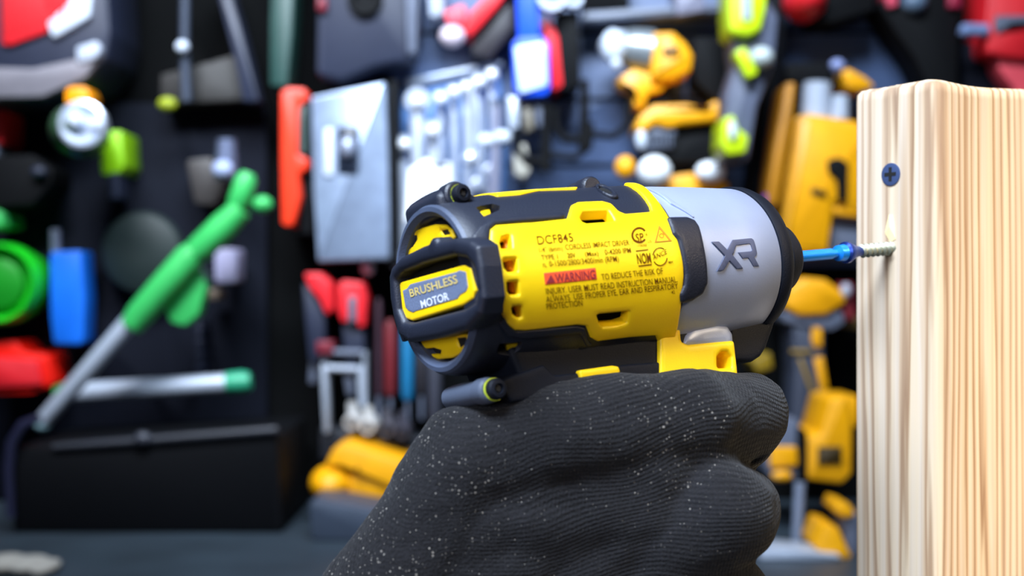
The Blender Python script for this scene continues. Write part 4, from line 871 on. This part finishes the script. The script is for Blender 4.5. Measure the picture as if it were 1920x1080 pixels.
T.e.location = (T.e.location[0], 1.6, BENCH); zb2 = zpx(BENCH, 1.55)
T.prism('box_body', [(578,938),(640,946),(780,972),(780,zb2),(584,zb2)], mat('slate_box', '3A4454', .5), y=1.55, t=.1, r=12, bev=6); T2 = Thing('back_plate', 'dark grey plate on the wall behind the tilted yellow tool', 'plate', 690, 850); T2.prism('sheet', [(600,800),(790,820),(790,900),(600,860)], mat('plate_grey', '23262E', .5), y=1.80, t=.06, r=6)
T = Thing('yellow_drill', 'yellow and grey drill hanging right of the index finger', 'drill', 1520, 600, y=1.74)
T.prism('head', [(1470,576),(1476,540),(1510,520),(1550,524),(1580,546),(1590,566),(1550,590),(1500,592)], BYEL, y=1.73, t=.10, r=12, bev=10); T.prism('collar', [(1466,584),(1580,584),(1584,606),(1560,620),(1470,604)], GREY, y=1.74, t=.09, r=6)
hn = T.prism('handle', [(1484,600),(1548,606),(1546,660),(1556,740),(1544,800),(1484,800),(1490,700)], mat('dark_slate_plastic', '3C4252', .5), y=1.745, t=.08, r=8, bev=8)
T.prism('yellow_inlay', [(1524,610),(1542,612),(1542,650),(1530,654),(1522,640)], BYEL, y=1.741, t=.01, r=4, parent=hn); T.prism('yellow_inlay', [(1526,672),(1544,668),(1554,730),(1540,736)], BYEL, y=1.741, t=.01, r=4, parent=hn); T.prism('yellow_inlay', [(1484,656),(1524,656),(1524,662),(1484,662)], mat('dull_yellow', '9A7A20', .5), y=1.741, t=.01, r=1, bev=1, parent=hn); T.prism('yellow_inlay', slant(1500, 672, 1530, 750, 3), MATS['dull_yellow'], y=1.741, t=.01, r=1, bev=1, parent=hn)
T = Thing('red_tipped_tool', 'small red and silver tool just left of the timber below the bit', 'tool', 1588, 550); T.prism('tip', [(1578,530),(1600,530),(1604,600),(1582,600)], mat('dim_crimson', '8C2A34', .5), t=.07, r=5); T.ball('silver_end', 1586, 545, 10, 14, LGREY, y=1.75); T.prism('ledge', [(1560,592),(1640,592),(1640,620),(1556,612)], mat('brown_ochre', '4A3810', .5), y=1.77, t=.06, r=3)
T = Thing('yellow_angle_tool', 'wide yellow tool with black lettering block below the drill', 'power tool', 1520, 845, y=1.71, dy=-.11); T.peg(1560, 850, y=1.82)
T.prism('battery', [(1440,800),(1460,782),(1498,786),(1506,820),(1502,900),(1450,906),(1436,880)], GREY, y=1.72, t=.1, r=10, bev=6); T.prism('yellow_cover', [(1444,838),(1494,838),(1498,874),(1444,878)], BYEL, y=1.714, t=.03, r=5); T.ball('yellow_dot', 1466, 892, 20, 10, BYEL, y=1.712)
T.prism('housing', [(1512,822),(1540,812),(1556,750),(1590,740),(1600,800),(1598,890),(1580,908),(1512,900)], BYEL, y=1.71, t=.11, r=12, bev=10); T.prism('lettering_block', R4(1534, 838, 1580, 872), mat('dark_olive_print', '3A2A04', .5), y=1.706, t=.01, r=3); T.prism('band', [(1498,800),(1514,810),(1514,912),(1498,912)], BLK2, y=1.705, t=.1, r=3)
T.prism('top_lobe', [(1556,750),(1570,742),(1610,742),(1610,800),(1556,810)], BYEL, y=1.74, t=.08, r=8)
T = Thing('grey_tube', 'pale grey upright tube standing on the bench right of the glove', 'tube', 1494, 990, y=1.54); T.e.location = (wp(1494, 990, 1.54)[0], 1.54, BENCH); T.rod('tube', [(1500,905,10), (1494,zpx(BENCH, 1.54),10)], mat('soft_grey_tube', '7A8498', .4), y=1.54); T.rod('foot', [(1494, zpx(BENCH, 1.54)-4, 22), (1494, zpx(BENCH, 1.54), 22)], BLK2, y=1.54)
T = Thing('yellow_clamp', 'yellow clamp low beside the timber on the bench', 'clamp', 1560, 1000, y=1.46); T.e.location = (wp(1560, 1000, 1.46)[0], 1.49, BENCH); zb3 = zpx(BENCH, 1.45)
T.prism('jaw', [(1530,1030),(1548,984),(1572,990),(1590,1030),(1600,zb3),(1560,zb3),(1544,1040)], BYEL, y=1.45, t=.08, r=8); T.prism('knob', [(1572,940),(1594,946),(1606,966),(1584,972),(1566,960)], BYEL, y=1.46, t=.06, r=6); zb4 = zpx(BENCH, 1.47); T.prism('bar', [(1576,960),(1612,960),(1612,zb4),(1592,zb4)], GREY, y=1.47, t=.05, r=4)
T = Thing('steel_strip', 'pale steel strip lying on the bench beside the glove', 'strip', 1490, 1040, y=1.40); T.e.location = (T.e.location[0], 1.46, BENCH)
T.prism('strip', [(1426,1032),(1470,1030),(1572,1040),(1582,1051),(1426,1051)], ALU, y=1.44, t=.06, r=3)
T = Thing('small_yellow_tool', 'small dim yellow tool under the nose of the driver', 'tool', 1420, 690); T.prism('body', [(1408,676),(1446,660),(1450,690),(1420,700)], mat('dim_yellow', '8A7010', .5), t=.08, r=5)
